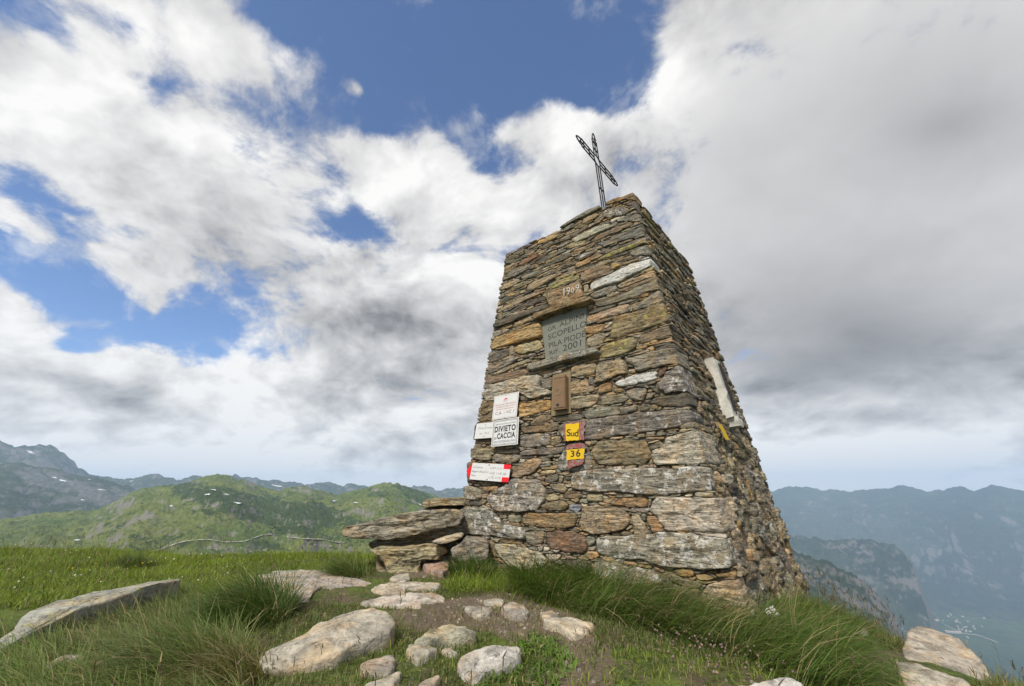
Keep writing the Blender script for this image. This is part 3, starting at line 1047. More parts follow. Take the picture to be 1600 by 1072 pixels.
# crop, tone, turn of the corner, forward, outline
BLOCKS = [
    (4, 'W', .22, .015, [(160, 240), (180, 190), (350, 110), (560, 0), (700, -70), (890, -125), (950, -60), (880, -15), (680, 80), (490, 175), (300, 225), (190, 265)]),
    (3, 'o', 0, .012, [(825, 350), (830, 290), (1000, 230), (1220, 165), (1260, 180), (1290, 330), (1280, 360), (1000, 450), (850, 470)]),
    (3, 'o', 0, .085, [(640, 610), (700, 560), (850, 510), (1080, 430), (1350, 360), (1410, 380), (1390, 410), (1200, 465), (900, 555), (740, 615), (680, 640)]),
    (5, 'm', 0, .065, [(745, 350), (790, 310), (1000, 245), (1400, 140), (1620, 115), (1650, 160), (1600, 195), (1300, 265), (1000, 335), (780, 395)]),
    (7, 'm', .30, .012, [(1220, 250), (1290, 165), (1440, 145), (1920, 80), (2300, 25), (2700, -10), (2900, 0), (2940, 130), (2700, 215), (2400, 265), (2050, 310), (1700, 385), (1300, 385), (1230, 320)]),
    (8, 'b', 0, .004, [(170, 370), (230, 315), (420, 295), (560, 305), (690, 300), (740, 400), (750, 470), (700, 550), (420, 560), (200, 550), (165, 450)]),
    (8, 'p', .45, .008, [(760, 440), (880, 360), (900, 270), (1080, 210), (1230, 180), (1300, 300), (1310, 545), (1000, 550), (800, 560), (755, 520)]),
    (8, 'g', 0, .0, [(720, 370), (850, 305), (880, 360), (740, 410)]),
    (8, 'g', 0, .0, [(695, 225), (800, 215), (790, 260), (700, 268)]), (8, 'g', 0, .0, [(800, 235), (900, 218), (895, 255), (820, 262)]),
    (8, 'g', 0, .0, [(905, 225), (1000, 205), (990, 232), (915, 242)]), (8, 'b', 0, .0, [(690, 275), (880, 272), (880, 295), (700, 302)]),
    (8, 'b', 0, .0, [(605, 245), (690, 238), (690, 275), (610, 283)]), (8, 'g', 0, .0, [(480, 265), (595, 250), (595, 275), (490, 283)]),
    (8, 't', 0, .0, [(330, 275), (480, 268), (475, 290), (335, 300)]), (8, 'b', 0, .0, [(220, 295), (320, 280), (320, 300), (225, 312)]),
    (8, 'w', .14, .014, [(-60, 700), (0, 625), (230, 590), (500, 575), (720, 580), (980, 590), (1100, 565), (1280, 570), (1360, 640), (1450, 740), (1420, 810), (1150, 820), (900, 855), (720, 855), (400, 820), (100, 820), (-50, 790)]),
    (8, 't', 0, .0, [(100, 850), (250, 850), (265, 890), (240, 920), (110, 915)]), (8, 'o', 0, .0, [(260, 890), (480, 882), (700, 880), (715, 980), (480, 975), (270, 930)]),
    (8, 'b', 0, .0, [(722, 890), (755, 890), (745, 965), (722, 970)]), (8, 'g', 0, .0, [(470, 845), (580, 845), (585, 875), (465, 880)]),
    (8, 'b', 0, .0, [(590, 850), (680, 845), (675, 875), (600, 878)]), (8, 'p', 0, .0, [(1070, 855), (1165, 840), (1165, 870), (1085, 875)]), (8, 'p', 0, .0, [(1180, 830), (1365, 830), (1365, 870), (1190, 875)]),
    (10, 'p', .36, .006, [(740, 110), (770, 40), (800, -20), (1060, -20), (1360, -20), (1420, 20), (1480, 335), (1350, 333), (1060, 325), (880, 318), (810, 200)]),
    (10, 't', 0, .018, [(65, 80), (200, 55), (330, 60), (470, 100), (530, 160), (525, 260), (480, 310), (300, 355), (150, 350), (60, 310), (25, 230), (50, 160)]),
    (10, 't', 0, .0, [(550, 155), (620, 160), (680, 230), (720, 330), (690, 365), (580, 365), (560, 250)]), (10, 'o', 0, .0, [(690, 170), (790, 160), (860, 260), (880, 330), (760, 350), (730, 270)]),
    (10, 'g', 0, .0, [(440, 90), (520, 90), (610, 120), (590, 135), (480, 115)]),
    (10, 'w', .16, .02, [(190, 395), (230, 365), (480, 370), (740, 350), (900, 328), (1080, 345), (1230, 365), (1390, 395), (1520, 400), (1600, 480), (1600, 690), (1300, 712), (1150, 690), (950, 690), (800, 650), (640, 610), (400, 600), (240, 560), (180, 500)]),
    (10, 'p', 0, .0, [(1070, 345), (1180, 335), (1210, 360), (1110, 365)]), (10, 'p', .05, .0, [(1220, 338), (1400, 345), (1520, 350), (1540, 390), (1380, 388), (1250, 360)]),
    (10, 'w', 0, .01, [(170, 650), (200, 620), (420, 640), (530, 680), (620, 680), (760, 710), (830, 770), (880, 850), (600, 880), (250, 800), (170, 760)]),
    (10, 'o', 0, .0, [(250, 590), (360, 600), (460, 640), (450, 660), (260, 610)]), (10, 'o', 0, .0, [(470, 620), (600, 630), (610, 670), (480, 660)]), (10, 'o', 0, .0, [(610, 640), (750, 660), (760, 700), (620, 675)]),
    (10, 'b', 0, .0, [(770, 670), (890, 710), (880, 745), (780, 710)]), (10, 'O', 0, .006, [(975, 700), (1060, 690), (1160, 710), (1180, 770), (1080, 780), (980, 750)]),
    (10, 'O', 0, .0, [(1190, 760), (1300, 750), (1390, 790), (1340, 815), (1220, 815)]), (10, 'O', .06, .0, [(1380, 740), (1480, 710), (1590, 720), (1600, 780), (1400, 775)]),
    (10, 'b', 0, .0, [(905, 770), (950, 740), (1050, 780), (1260, 850), (1240, 890), (1100, 880), (920, 810)]), (10, 'P', .2, .0, [(1290, 870), (1400, 830), (1580, 795), (1660, 1000), (1640, 1080), (1250, 1080), (1260, 920)]),
    (10, 'b', 0, .0, [(880, 870), (1100, 895), (1240, 905), (1230, 1060), (880, 1000)]),
    (9, 'w', 0, .025, [(410, 160), (470, 120), (600, 30), (640, -20), (900, -10), (970, 90), (950, 220), (900, 300), (720, 325), (520, 320), (440, 270), (410, 210)]),
    (9, 'm', 0, .01, [(150, 65), (200, 55), (330, 90), (330, 200), (150, 200)]), (9, 'd', 0, .0, [(150, 210), (330, 215), (335, 260), (160, 250)]),
    (9, 'o', 0, .0, [(340, 70), (500, 60), (505, 105), (350, 115)]), (9, 't', 0, .0, [(335, 140), (405, 130), (400, 180), (340, 190)]), (9, 't', 0, .0, [(330, 190), (400, 200), (360, 240), (335, 245)]),
    (9, 'p', 0, .0, [(350, 260), (430, 280), (430, 300), (360, 290)]),
    (9, 'w', 0, .03, [(80, 460), (120, 290), (280, 270), (430, 310), (500, 380), (560, 440), (760, 480), (765, 600), (600, 585), (450, 565), (130, 540)]),
    (9, 'g', 0, .0, [(500, 345), (580, 345), (585, 385), (520, 385)]), (9, 'g', 0, .0, [(595, 350), (730, 345), (720, 425), (600, 425)]),
    (9, 'o', 0, .012, [(735, 360), (780, 335), (1000, 325), (1280, 335), (1300, 390), (1260, 460), (1180, 490), (960, 480), (760, 455), (730, 420)]),
    (9, 't', 0, .0, [(960, 160), (1050, 130), (1110, 170), (1100, 205), (990, 220)]), (9, 'b', 0, .01, [(920, 260), (980, 225), (1140, 195), (1200, 250), (1170, 310), (990, 305)]),
    (9, 'B', 0, .004, [(1210, 250), (1320, 235), (1330, 290), (1290, 330), (1215, 300)]),
    (9, 'r', 0, .006, [(970, 600), (980, 520), (1100, 500), (1210, 505), (1370, 560), (1390, 690), (1350, 735), (1200, 725), (1020, 690), (970, 640)]),
    (9, 'g', 0, .0, [(775, 520), (830, 505), (960, 510), (950, 640), (820, 655), (775, 620)]),
    (9, 'p', 0, .016, [(455, 640), (640, 640), (720, 670), (800, 690), (930, 735), (980, 820), (940, 890), (830, 920), (640, 880), (540, 790), (480, 720)]),
    (9, 'p', 0, .0, [(960, 730), (1120, 740), (1115, 790), (1070, 825), (990, 790)]), (9, 'p', 0, .0, [(945, 665), (1010, 670), (1010, 710), (960, 720)]),
    (9, 'o', 0, .0, [(1355, 755), (1400, 710), (1480, 720), (1510, 770), (1420, 800)]), (9, 'g', 0, .0, [(1370, 560), (1460, 550), (1470, 600), (1440, 660), (1390, 670)]),
    (9, 'g', 0, .0, [(890, 665), (940, 660), (940, 710), (895, 715)]), (9, 'p', 0, .0, [(420, 570), (530, 585), (490, 625), (430, 600)]), (9, 'b', 0, .0, [(520, 600), (740, 600), (735, 650), (540, 630)]),
    (9, 'g', 0, .0, [(1255, 490), (1320, 495), (1325, 525), (1270, 520)]), (9, 'g', 0, .0, [(750, 475), (980, 490), (970, 510), (830, 500)]),
    (9, 'd', 0, .0, [(1120, 800), (1300, 790), (1440, 815), (1435, 920), (1300, 930), (1180, 880)]), (9, 'b', 0, .0, [(1380, 140), (1550, 140), (1540, 215), (1390, 215)]), (9, 'b', 0, .0, [(1150, 140), (1340, 130), (1340, 180), (1160, 190)]),
    (9, 'g', 0, .0, [(1000, 40), (1150, 30), (1190, 90), (1150, 125), (1050, 100)]), (9, 'g', 0, .0, [(470, 830), (610, 850), (600, 900), (480, 880)]), (9, 'b', 0, .0, [(390, 600), (450, 620), (470, 720), (470, 780), (400, 720)]),
    (9, 'g', 0, .0, [(620, 895), (830, 930), (960, 900), (1100, 850), (1150, 900), (1100, 1000), (640, 990)]), (9, 'w', 0, .0, [(400, 900), (600, 915), (610, 1000), (420, 1000)]),
    (7, 'b', 0, .012, [(125, 490), (230, 470), (380, 490), (380, 640), (180, 640), (125, 600)]), (7, 'd', 0, .0, [(400, 490), (740, 490), (730, 555), (410, 545)]),
    (7, 'g', 0, .01, [(410, 560), (725, 560), (720, 640), (680, 660), (430, 660), (405, 620)]), (7, 'b', 0, .01, [(735, 220), (1210, 165), (1225, 240), (1130, 280), (770, 295), (740, 260)]),
    (7, 'm', 0, .008, [(735, 320), (900, 300), (1120, 300), (1110, 440), (880, 480), (740, 465)]), (7, 'b', 0, .0, [(1120, 390), (1240, 330), (1280, 370), (1210, 440), (1120, 450)]),
    (7, 'g', 0, .006, [(735, 545), (800, 505), (1180, 470), (1310, 470), (1290, 520), (1200, 560), (960, 570), (740, 575)]),
    (7, 't', 0, .014, [(620, 840), (640, 760), (740, 690), (900, 600), (990, 610), (1010, 660), (960, 760), (860, 810), (690, 860)]),
    (7, 'm', 0, .006, [(1220, 620), (1300, 480), (1330, 420), (1540, 415), (1600, 480), (1620, 600), (1650, 740), (1500, 765), (1260, 770), (1200, 700)]),
    (7, 't', 0, .0, [(970, 790), (1060, 745), (1190, 760), (1180, 800), (1060, 820)]), (7, 'g', 0, .0, [(1050, 860), (1100, 810), (1220, 800), (1215, 880), (1130, 920), (1050, 910)]),
    (7, 'g', 0, .0, [(1225, 820), (1290, 820), (1260, 930), (1215, 920)]), (7, 'g', 0, .0, [(1090, 940), (1250, 930), (1330, 980), (1290, 1050), (1180, 1040)]),
    (7, 'b', 0, .0, [(65, 650), (390, 660), (640, 690), (600, 860), (520, 920), (60, 880)]), (7, 'b', 0, .0, [(85, 915), (150, 920), (145, 950), (90, 945)]), (7, 'g', 0, .0, [(160, 930), (245, 925), (240, 955), (170, 955)]),
    (7, 'g', 0, .0, [(250, 925), (400, 915), (380, 945), (260, 945)]), (7, 'o', 0, .0, [(270, 965), (460, 955), (470, 990), (350, 1030), (280, 1010)]), (7, 'b', 0, .0, [(165, 370), (390, 350), (385, 430), (180, 430)]),
    (7, 'd', 0, .0, [(160, 180), (390, 160), (395, 340), (170, 360)]), (7, 'g', 0, .0, [(250, 440), (310, 430), (305, 470), (255, 465)]), (7, 'g', 0, .0, [(760, 100), (850, 100), (840, 140), (770, 140)]),
    (7, 'b', 0, .0, [(860, 160), (960, 110), (1110, 60), (1130, 120), (1000, 180), (870, 200)]), (7, 'd', 0, .0, [(1130, 90), (1310, 90), (1380, 50), (1500, 50), (1520, 100), (1480, 140), (1150, 150)]),
    (3, 'O', 0, .02, [(120, 1000), (125, 940), (200, 850), (480, 760), (750, 670), (770, 840), (700, 870), (480, 920), (170, 1000)]),
    (5, 't', 0, .006, [(580, 120), (640, 70), (900, 0), (945, 110), (870, 140), (660, 190), (590, 160)]), (5, 'd', 0, .0, [(265, 180), (300, 140), (520, 115), (525, 200), (380, 270), (290, 295), (260, 250)]),
    (5, 't', 0, .0, [(520, 120), (560, 65), (585, 90), (575, 195), (540, 210)]), (5, 'g', 0, .015, [(235, 370), (260, 320), (620, 210), (660, 225), (560, 300), (420, 380), (270, 440)]),
    (5, 't', 0, .0, [(400, 385), (560, 310), (770, 235), (780, 260), (700, 310), (560, 360), (440, 425), (330, 450)]), (5, 'b', 0, .01, [(215, 540), (230, 480), (420, 430), (740, 370), (760, 430), (700, 470), (480, 510), (230, 570)]),
    (5, 'p', 0, .02, [(180, 680), (190, 640), (270, 580), (500, 510), (760, 450), (900, 440), (930, 480), (900, 600), (1040, 640), (1040, 700), (790, 750), (650, 660), (340, 770), (210, 770)]),
    (5, 'g', 0, .0, [(910, 500), (1060, 470), (1050, 600), (930, 620)]), (5, 'b', 0, .01, [(135, 880), (160, 790), (330, 770), (330, 880), (230, 940), (150, 940)]), (5, 'b', 0, .0, [(120, 990), (230, 950), (320, 880), (315, 1010), (270, 1030), (150, 1030)]),
    (5, 'b', 0, .0, [(650, 670), (780, 670), (790, 760), (660, 770)]), (5, 'O', 0, .008, [(645, 790), (800, 790), (1040, 750), (1040, 870), (880, 930), (700, 970), (640, 1000)]),
    (5, 'b', 0, .0, [(800, 1030), (900, 950), (1040, 930), (1050, 1000), (900, 1060)]),
    (6, 't', 0, .004, [(-65, 340), (0, 315), (250, 285), (240, 440), (0, 480), (-70, 480)]), (6, 't', 0, .004, [(-75, 590), (-60, 510), (140, 480), (145, 580), (230, 590), (225, 650), (0, 690), (-75, 690)]),
    (6, 't', 0, .006, [(-70, 720), (200, 685), (285, 700), (270, 780), (180, 850), (0, 880), (-70, 870)]),
    (6, 't', 0, .014, [(230, 520), (260, 310), (590, 240), (620, 330), (650, 430), (520, 440), (430, 500), (230, 550)]),
    (4, 'y', .12, .01, [(420, 880), (450, 700), (480, 610), (640, 570), (1000, 440), (1090, 440), (1160, 500), (1160, 650), (900, 740), (780, 790), (500, 870)]),
    (4, 'y', 0, .006, [(290, 1000), (300, 980), (420, 910), (700, 840), (760, 870), (740, 1000), (640, 1050), (470, 1100), (300, 1110)]),
    (6, 'B', 0, .0, [(150, 470), (215, 470), (210, 570), (150, 570)]), (6, 'o', 0, .0, [(270, 680), (265, 580), (340, 540), (440, 530), (450, 650), (370, 670), (300, 695)]), (6, 'o', 0, .0, [(450, 640), (460, 560), (520, 590), (600, 620), (590, 660), (480, 670)]),
    (6, 'W', 0, .012, [(490, 560), (520, 520), (600, 500), (680, 460), (900, 410), (1010, 400), (1010, 430), (980, 440), (1010, 490), (920, 520), (760, 560), (600, 595), (520, 595)]),
    (6, 'g', 0, .008, [(605, 640), (720, 600), (880, 600), (880, 700), (850, 770), (740, 780), (650, 720)]), (6, 'g', 0, .004, [(305, 820), (310, 720), (460, 690), (600, 680), (660, 740), (600, 790), (420, 820)]),
    (6, 'g', 0, .01, [(95, 950), (130, 890), (320, 850), (530, 830), (545, 940), (320, 980), (120, 1005)]), (6, 'g', 0, .006, [(550, 920), (590, 850), (770, 805), (770, 890), (700, 910), (560, 940)]), (6, 'd', 0, .0, [(785, 850), (870, 800), (920, 860), (900, 890), (790, 905)]),
    (6, 'p', 0, .0, [(600, 795), (710, 785), (700, 810), (610, 815)]), (6, 't', 0, .0, [(930, 820), (1000, 815), (1035, 860), (1000, 875), (940, 870)]),
    (6, 'm', .34, .02, [(1005, 560), (1050, 500), (1150, 390), (1200, 330), (1260, 320), (1330, 330), (1480, 640), (1250, 670), (1120, 680), (1030, 620)]),
    (6, 'd', .2, .0, [(900, 800), (960, 730), (1130, 695), (1300, 680), (1480, 690), (1500, 830), (1200, 850), (1050, 840)]),
    (6, 'g', .36, .01, [(610, 220), (700, 230), (850, 170), (1150, 110), (1220, 110), (1330, 200), (1330, 305), (1250, 310), (1130, 320), (760, 410), (720, 330), (620, 290)]),
    (6, 'r', 0, .0, [(1020, 420), (1050, 370), (1160, 340), (1100, 440), (1030, 480)]), (6, 'd', 0, .0, [(890, 580), (1000, 580), (1040, 690), (960, 640)]), (6, 't', 0, .0, [(650, 380), (735, 370), (750, 420), (660, 420)]),
    (6, 'd', 0, .0, [(430, 510), (560, 450), (590, 460), (520, 520)]), (6, 'P', 0, .0, [(640, 205), (890, 130), (930, 140), (900, 165), (620, 220)]), (6, 'd', 0, .0, [(255, 265), (600, 195), (600, 215), (420, 250), (270, 280)]), (6, 'g', 0, .0, [(730, 580), (1000, 520), (1000, 550), (740, 600)]),
    (4, 'g', .12, .006, [(710, 530), (720, 460), (1020, 270), (1120, 280), (1150, 380), (1000, 430), (850, 490)]), (4, 'P', 0, .004, [(115, 660), (130, 590), (400, 500), (660, 440), (660, 490), (620, 550), (420, 600), (150, 680)]),
    (4, 'O', 0, .0, [(105, 720), (320, 680), (360, 700), (330, 770), (200, 820), (110, 800)]), (4, 'P', 0, .0, [(120, 880), (150, 850), (350, 790), (360, 860), (320, 940), (150, 985)]),
    (4, 't', .1, .004, [(510, 210), (640, 150), (960, 10), (1060, 20), (1080, 80), (980, 80), (760, 160), (640, 220), (540, 250)]), (4, 'b', .16, .002, [(520, 270), (640, 230), (760, 170), (980, 95), (1090, 95), (1100, 140), (1000, 140), (800, 210), (640, 270), (530, 290)]),
    (4, 'g', .2, .008, [(220, 430), (300, 390), (560, 330), (760, 220), (1000, 150), (1100, 150), (1110, 250), (1030, 240), (900, 290), (760, 350), (560, 400), (400, 460), (260, 480)]),
    (4, 'g', 0, .0, [(150, 330), (330, 230), (500, 200), (510, 270), (400, 320), (240, 370)]), (4, 't', 0, .0, [(100, 200), (150, 190), (155, 270), (130, 300), (100, 290)]),
    (4, 'b', 0, .008, [(55, 140), (64, 50), (200, -10), (400, -50), (440, 0), (380, 70), (160, 150), (90, 170)]), (4, 'p', 0, .0, [(340, 740), (440, 660), (460, 680), (430, 710), (380, 750)]), (4, 't', 0, .0, [(660, 540), (690, 470), (710, 480), (700, 530)]),
    (4, 'b', .06, .0, [(770, 930), (800, 830), (1120, 705), (1220, 715), (1230, 820), (1160, 840), (850, 930)]), (4, 'o', .3, .0, [(860, 960), (1200, 860), (1260, 860), (1270, 910), (1200, 905), (1020, 940), (900, 960)]),
    (4, 't', 0, .0, [(740, 980), (900, 950), (900, 980), (760, 1010)]), (4, 'd', .4, .004, [(980, 1000), (1200, 925), (1300, 920), (1310, 975), (1220, 975), (1000, 1040)]), (4, 'd', 0, .0, [(150, 540), (200, 500), (500, 440), (500, 480), (300, 530), (160, 570)]),
    (4, 'g', 0, .0, [(520, 430), (640, 390), (850, 350), (680, 420), (530, 450)]),
    (3, 't', 0, .0, [(1295, 200), (1340, 200), (1340, 300), (1300, 300)]), (3, 't', 0, .01, [(570, 270), (590, 200), (800, 110), (950, 60), (960, 100), (850, 160), (640, 270)]), (3, 'y', 0, .006, [(800, 270), (830, 230), (1000, 130), (1230, 80), (1240, 120), (1060, 190), (900, 250)]),
    (3, 'P', 0, .012, [(215, 530), (230, 505), (350, 440), (560, 340), (770, 285), (780, 310), (500, 430), (380, 490), (220, 550)]), (3, 'd', 0, .004, [(360, 560), (400, 500), (700, 360), (810, 340), (820, 390), (620, 470), (400, 550)]),
    (3, 'm', 0, .0, [(210, 620), (230, 570), (380, 530), (370, 570), (240, 640)]), (3, 'd', 0, .022, [(170, 730), (180, 690), (400, 580), (600, 510), (830, 430), (850, 480), (700, 540), (560, 590), (380, 680), (190, 745)]),
    (3, 't', 0, .0, [(410, 690), (470, 650), (640, 610), (660, 630), (480, 720), (420, 740)]), (3, 'g', 0, .006, [(160, 860), (165, 780), (360, 740), (360, 780), (200, 850)]), (3, 't', 0, .0, [(380, 770), (480, 720), (670, 660), (480, 760)]),
    (3, 't', 0, .008, [(245, 250), (270, 200), (470, 120), (500, 140), (460, 190), (270, 275)]), (3, 'b', 0, .0, [(245, 340), (260, 300), (680, 130), (660, 170), (480, 240), (300, 330)]), (3, 'd', 0, .0, [(240, 400), (320, 340), (420, 340), (600, 290), (480, 340), (330, 410), (260, 450)]),
    (3, 'g', 0, .008, [(275, 150), (290, 100), (500, 20), (480, 70), (360, 120)]), (3, 'm', 0, .006, [(500, 110), (560, 80), (740, 30), (740, 60), (640, 110), (540, 135)]), (3, 'b', 0, .0, [(690, 100), (900, 0), (930, 0), (870, 50), (720, 120)]),
    (3, 't', 0, .0, [(1100, 60), (1120, 20), (1200, 30), (1210, 60), (1130, 75)]), (3, 'd', 0, .0, [(290, 50), (300, 0), (370, 0), (380, 40), (310, 75)]),
    (1, 'r', 0, .004, [(235, 920), (260, 870), (470, 760), (490, 800), (380, 870), (280, 920)]), (1, 'g', 0, .008, [(60, 1060), (130, 1000), (200, 950), (380, 890), (390, 940), (300, 1000), (180, 1070)]), (1, 'b', 0, .0, [(60, 1010), (70, 920), (200, 880), (240, 910), (180, 960), (120, 1030)]),
    (1, 'd', 0, .0, [(70, 900), (80, 850), (280, 820), (300, 840), (180, 890)]), (1, 'y', 0, .0, [(90, 830), (130, 790), (250, 780), (240, 820), (120, 850)]), (1, 'd', 0, .0, [(430, 880), (560, 800), (830, 710), (840, 740), (640, 840), (500, 900)]),
    (1, 'd', 0, .006, [(500, 950), (560, 900), (880, 750), (910, 790), (820, 850), (600, 930)]), (1, 'm', 0, .0, [(260, 1070), (340, 1030), (540, 950), (540, 980), (420, 1060)]), (1, 'O', 0, .0, [(470, 650), (480, 600), (640, 550), (770, 520), (700, 580), (560, 640)]),
    (1, 'd', 0, .0, [(480, 700), (660, 600), (680, 650), (560, 720)]), (1, 'm', 0, .0, [(540, 770), (620, 710), (670, 700), (650, 740)]), (1, 'g', 0, .0, [(700, 690), (860, 600), (900, 590), (880, 640), (760, 700)]), (1, 't', 0, .0, [(800, 700), (960, 610), (1090, 580), (1060, 640), (900, 710)]),
    (1, 'd', 0, .0, [(880, 560), (900, 520), (1100, 400), (1110, 460), (920, 570)]), (1, 'p', 0, .008, [(900, 600), (1000, 540), (1200, 430), (1370, 380), (1390, 420), (1240, 500), (1060, 590), (940, 640)]), (1, 'o', 0, .006, [(1020, 390), (1040, 350), (1200, 260), (1260, 270), (1230, 310), (1080, 400)]),
    (1, 't', 0, .0, [(920, 780), (940, 720), (1080, 670), (1090, 700), (1000, 770)]), (1, 'm', 0, .004, [(930, 850), (1000, 790), (1220, 700), (1220, 740), (1040, 830)]), (1, 'o', 0, .0, [(930, 950), (960, 890), (1130, 810), (1140, 870), (1000, 950)]),
    (2, 'y', .08, .006, [(390, 860), (480, 800), (700, 700), (980, 610), (1060, 600), (1070, 640), (1000, 650), (820, 720), (600, 800), (450, 850)]), (2, 'b', 0, .0, [(240, 990), (300, 950), (600, 840), (780, 770), (760, 810), (560, 890), (320, 980)]),
    (2, 'O', 0, .004, [(590, 890), (700, 870), (720, 920), (660, 950), (610, 970)]), (2, 'm', .1, .004, [(450, 650), (560, 600), (830, 480), (980, 450), (1040, 460), (1050, 540), (980, 545), (800, 590), (660, 640), (500, 690)]),
    (2, 'm', .14, .004, [(820, 780), (840, 730), (1040, 660), (1120, 680), (1130, 780), (880, 800)]), (2, 'b', 0, .0, [(330, 600), (520, 490), (870, 380), (880, 410), (640, 500), (440, 590), (350, 630)]), (2, 'm', .09, .0, [(660, 350), (760, 300), (940, 270), (1010, 300), (1010, 350), (780, 370), (690, 380)]),
    (2, 'm', 0, .004, [(480, 250), (560, 200), (760, 180), (860, 230), (760, 280), (560, 330), (500, 320)]), (2, 'o', .25, .012, [(520, 150), (600, 100), (760, 50), (840, 15), (930, 40), (930, 95), (840, 80), (700, 115), (560, 165)]),
    (2, 'd', .15, .0, [(760, 160), (860, 110), (980, 130), (1010, 230), (940, 225), (870, 190)]), (2, 'g', 0, .014, [(-60, 440), (0, 400), (130, 320), (260, 250), (460, 165), (480, 200), (300, 285), (120, 370), (0, 430)]), (2, 'g', .06, .0, [(590, 720), (840, 620), (980, 560), (1060, 560), (1060, 590), (880, 640), (700, 700)]),
]

tower = thing('stone_tower', tuple(C0 + D1 * TA / 2 + D2 * TB / 2), 'tapered square tower of dry-laid schist blocks on the grassy summit', 'tower')

stones = []          # (projected area, mesh data, spec index)
occ_side = []        # what the corner blocks cover on the side face
front_polys = []
for bi, (cr_, tn, cor, fwd, pl) in enumerate(BLOCKS):
    ox, oy, s = CROPS[cr_]
    P = np.array(pl, float) / s + (ox, oy)
    uv = FRONT.uv(P[:, 0], P[:, 1], fwd * .6)
    if cor:
        edge = FRONT.lo(uv[:, 1])
        uv[:, 0] = np.maximum(uv[:, 0], edge)
        near = uv[:, 0] < edge + .09
        uv[near, 0] = edge[near]
        vs = uv[near, 1]
        if len(vs) < 2:
            cor = 0
        else:
            occ_side.append((vs.min(), vs.max(), cor))
    else:
        uv[:, 0] = np.maximum(uv[:, 0], FRONT.lo(uv[:, 1]) + .012)
    front_polys.append((bi, uv, tn, cor, fwd))


def in_poly(P, poly):
    x, y = P[:, 0], P[:, 1]
    r = np.zeros(len(P), bool)
    n = len(poly)
    for i in range(n):
        x0, y0 = poly[i]
        x1, y1 = poly[(i + 1) % n]
        c = ((y0 > y) != (y1 > y))
        if c.any():
            r ^= c & (x < (x1 - x0) * (y - y0) / (y1 - y0 + 1e-12) + x0)
    return r


def fill_face(face, occupied, wfun, hfun, cell=.008, seed=1, seeds_min_px=8):
    """pack the rest of a face with blocks; returns outlines in the face's coordinates"""
    r = np.random.default_rng(seed)
    vmax = TH_H
    us = np.arange(-.05, max(TA, TB) + .1, cell)
    vs = np.arange(H_LO, vmax, cell)
    U, Vv = np.meshgrid(us, vs)
    inside = (U > face.lo(Vv)) & (U < face.hi(Vv))
    lab = np.where(inside, -1, -2).astype(int)
    occupied(U, Vv, lab)
    free = np.argwhere(lab == -1)
    r.shuffle(free)
    best = np.full(lab.shape, 1e9)
    nsz = []
    seeds = []
    ny, nx_ = lab.shape
    grid_taken = np.full(lab.shape, 1e9)
    for (iy, ix) in free:
        if grid_taken[iy, ix] < .80:
            continue
        u, v = U[iy, ix], Vv[iy, ix]
        k = r.uniform(.65, 1.35)
        w, h = wfun(u, v) * k * r.uniform(.7, 1.5), hfun(u, v) * r.uniform(.65, 1.4)
        tl = r.normal(0, .05)
        wy, wx = int(h * 3.2 / cell) + 2, int(w * 2.6 / cell) + 2
        y0, y1, x0, x1 = max(0, iy - wy), min(ny, iy + wy + 1), max(0, ix - wx), min(nx_, ix + wx + 1)
        du, dv = U[y0:y1, x0:x1] - u, Vv[y0:y1, x0:x1] - v
        dv = dv - du * tl
        dist = (np.abs(du / w * 2) ** 3 + np.abs(dv / h * 2) ** 3) ** (1 / 3)
        grid_taken[y0:y1, x0:x1] = np.minimum(grid_taken[y0:y1, x0:x1], dist * .62)
        sub = best[y0:y1, x0:x1]
        fr = lab[y0:y1, x0:x1]
        mk = (dist < sub) & (fr != -2) & (fr < 100000)
        sub[mk] = dist[mk]
        fr[mk] = len(seeds)
        seeds.append((iy, ix))
    outl = []
    for k, (iy, ix) in enumerate(seeds):
        pass
    order = np.argsort(lab.ravel(), kind='stable')
    ls = lab.ravel()[order]
    st = np.searchsorted(ls, np.arange(len(seeds)))
    en = np.searchsorted(ls, np.arange(len(seeds)), 'right')
    TAU = np.linspace(0, 2 * math.pi, 25)[:-1]
    for k in range(len(seeds)):
        if en[k] - st[k] < seeds_min_px:
            continue
        ids = order[st[k]:en[k]]
        yy, xx = np.divmod(ids, nx_)
        cy, cx = yy.mean(), xx.mean()
        if lab[int(round(cy)), int(round(cx))] != k:
            j = np.argmin((yy - seeds[k][0]) ** 2 + (xx - seeds[k][1]) ** 2)
            cy, cx = yy[j], xx[j]
        asp = np.clip((xx.std() + .5) / (yy.std() + .5), .4, 6)
        ca, sa = np.cos(TAU) * asp, np.sin(TAU)
        L = np.hypot(ca, sa)
        ca, sa = ca / L, sa / L
        rad = np.zeros(len(TAU))
        alive = np.ones(len(TAU), bool)
        for stp in np.arange(.5, 90, .5):
            X_ = np.round(cx + ca * stp).astype(int)
            Y_ = np.round(cy + sa * stp).astype(int)
            ok = (X_ >= 0) & (X_ < nx_) & (Y_ >= 0) & (Y_ < ny)
            alive &= ok & (lab[np.clip(Y_, 0, ny - 1), np.clip(X_, 0, nx_ - 1)] == k)
            rad[alive] = stp
            if not alive.any():
                break
        rad = np.maximum(rad, .6)
        q = np.stack([us[0] + (cx + ca * rad) * cell, vs[0] + (cy + sa * rad) * cell], 1)
        if abs(poly_area(q)) < .0006:
            continue
        outl.append(q)
    return outl


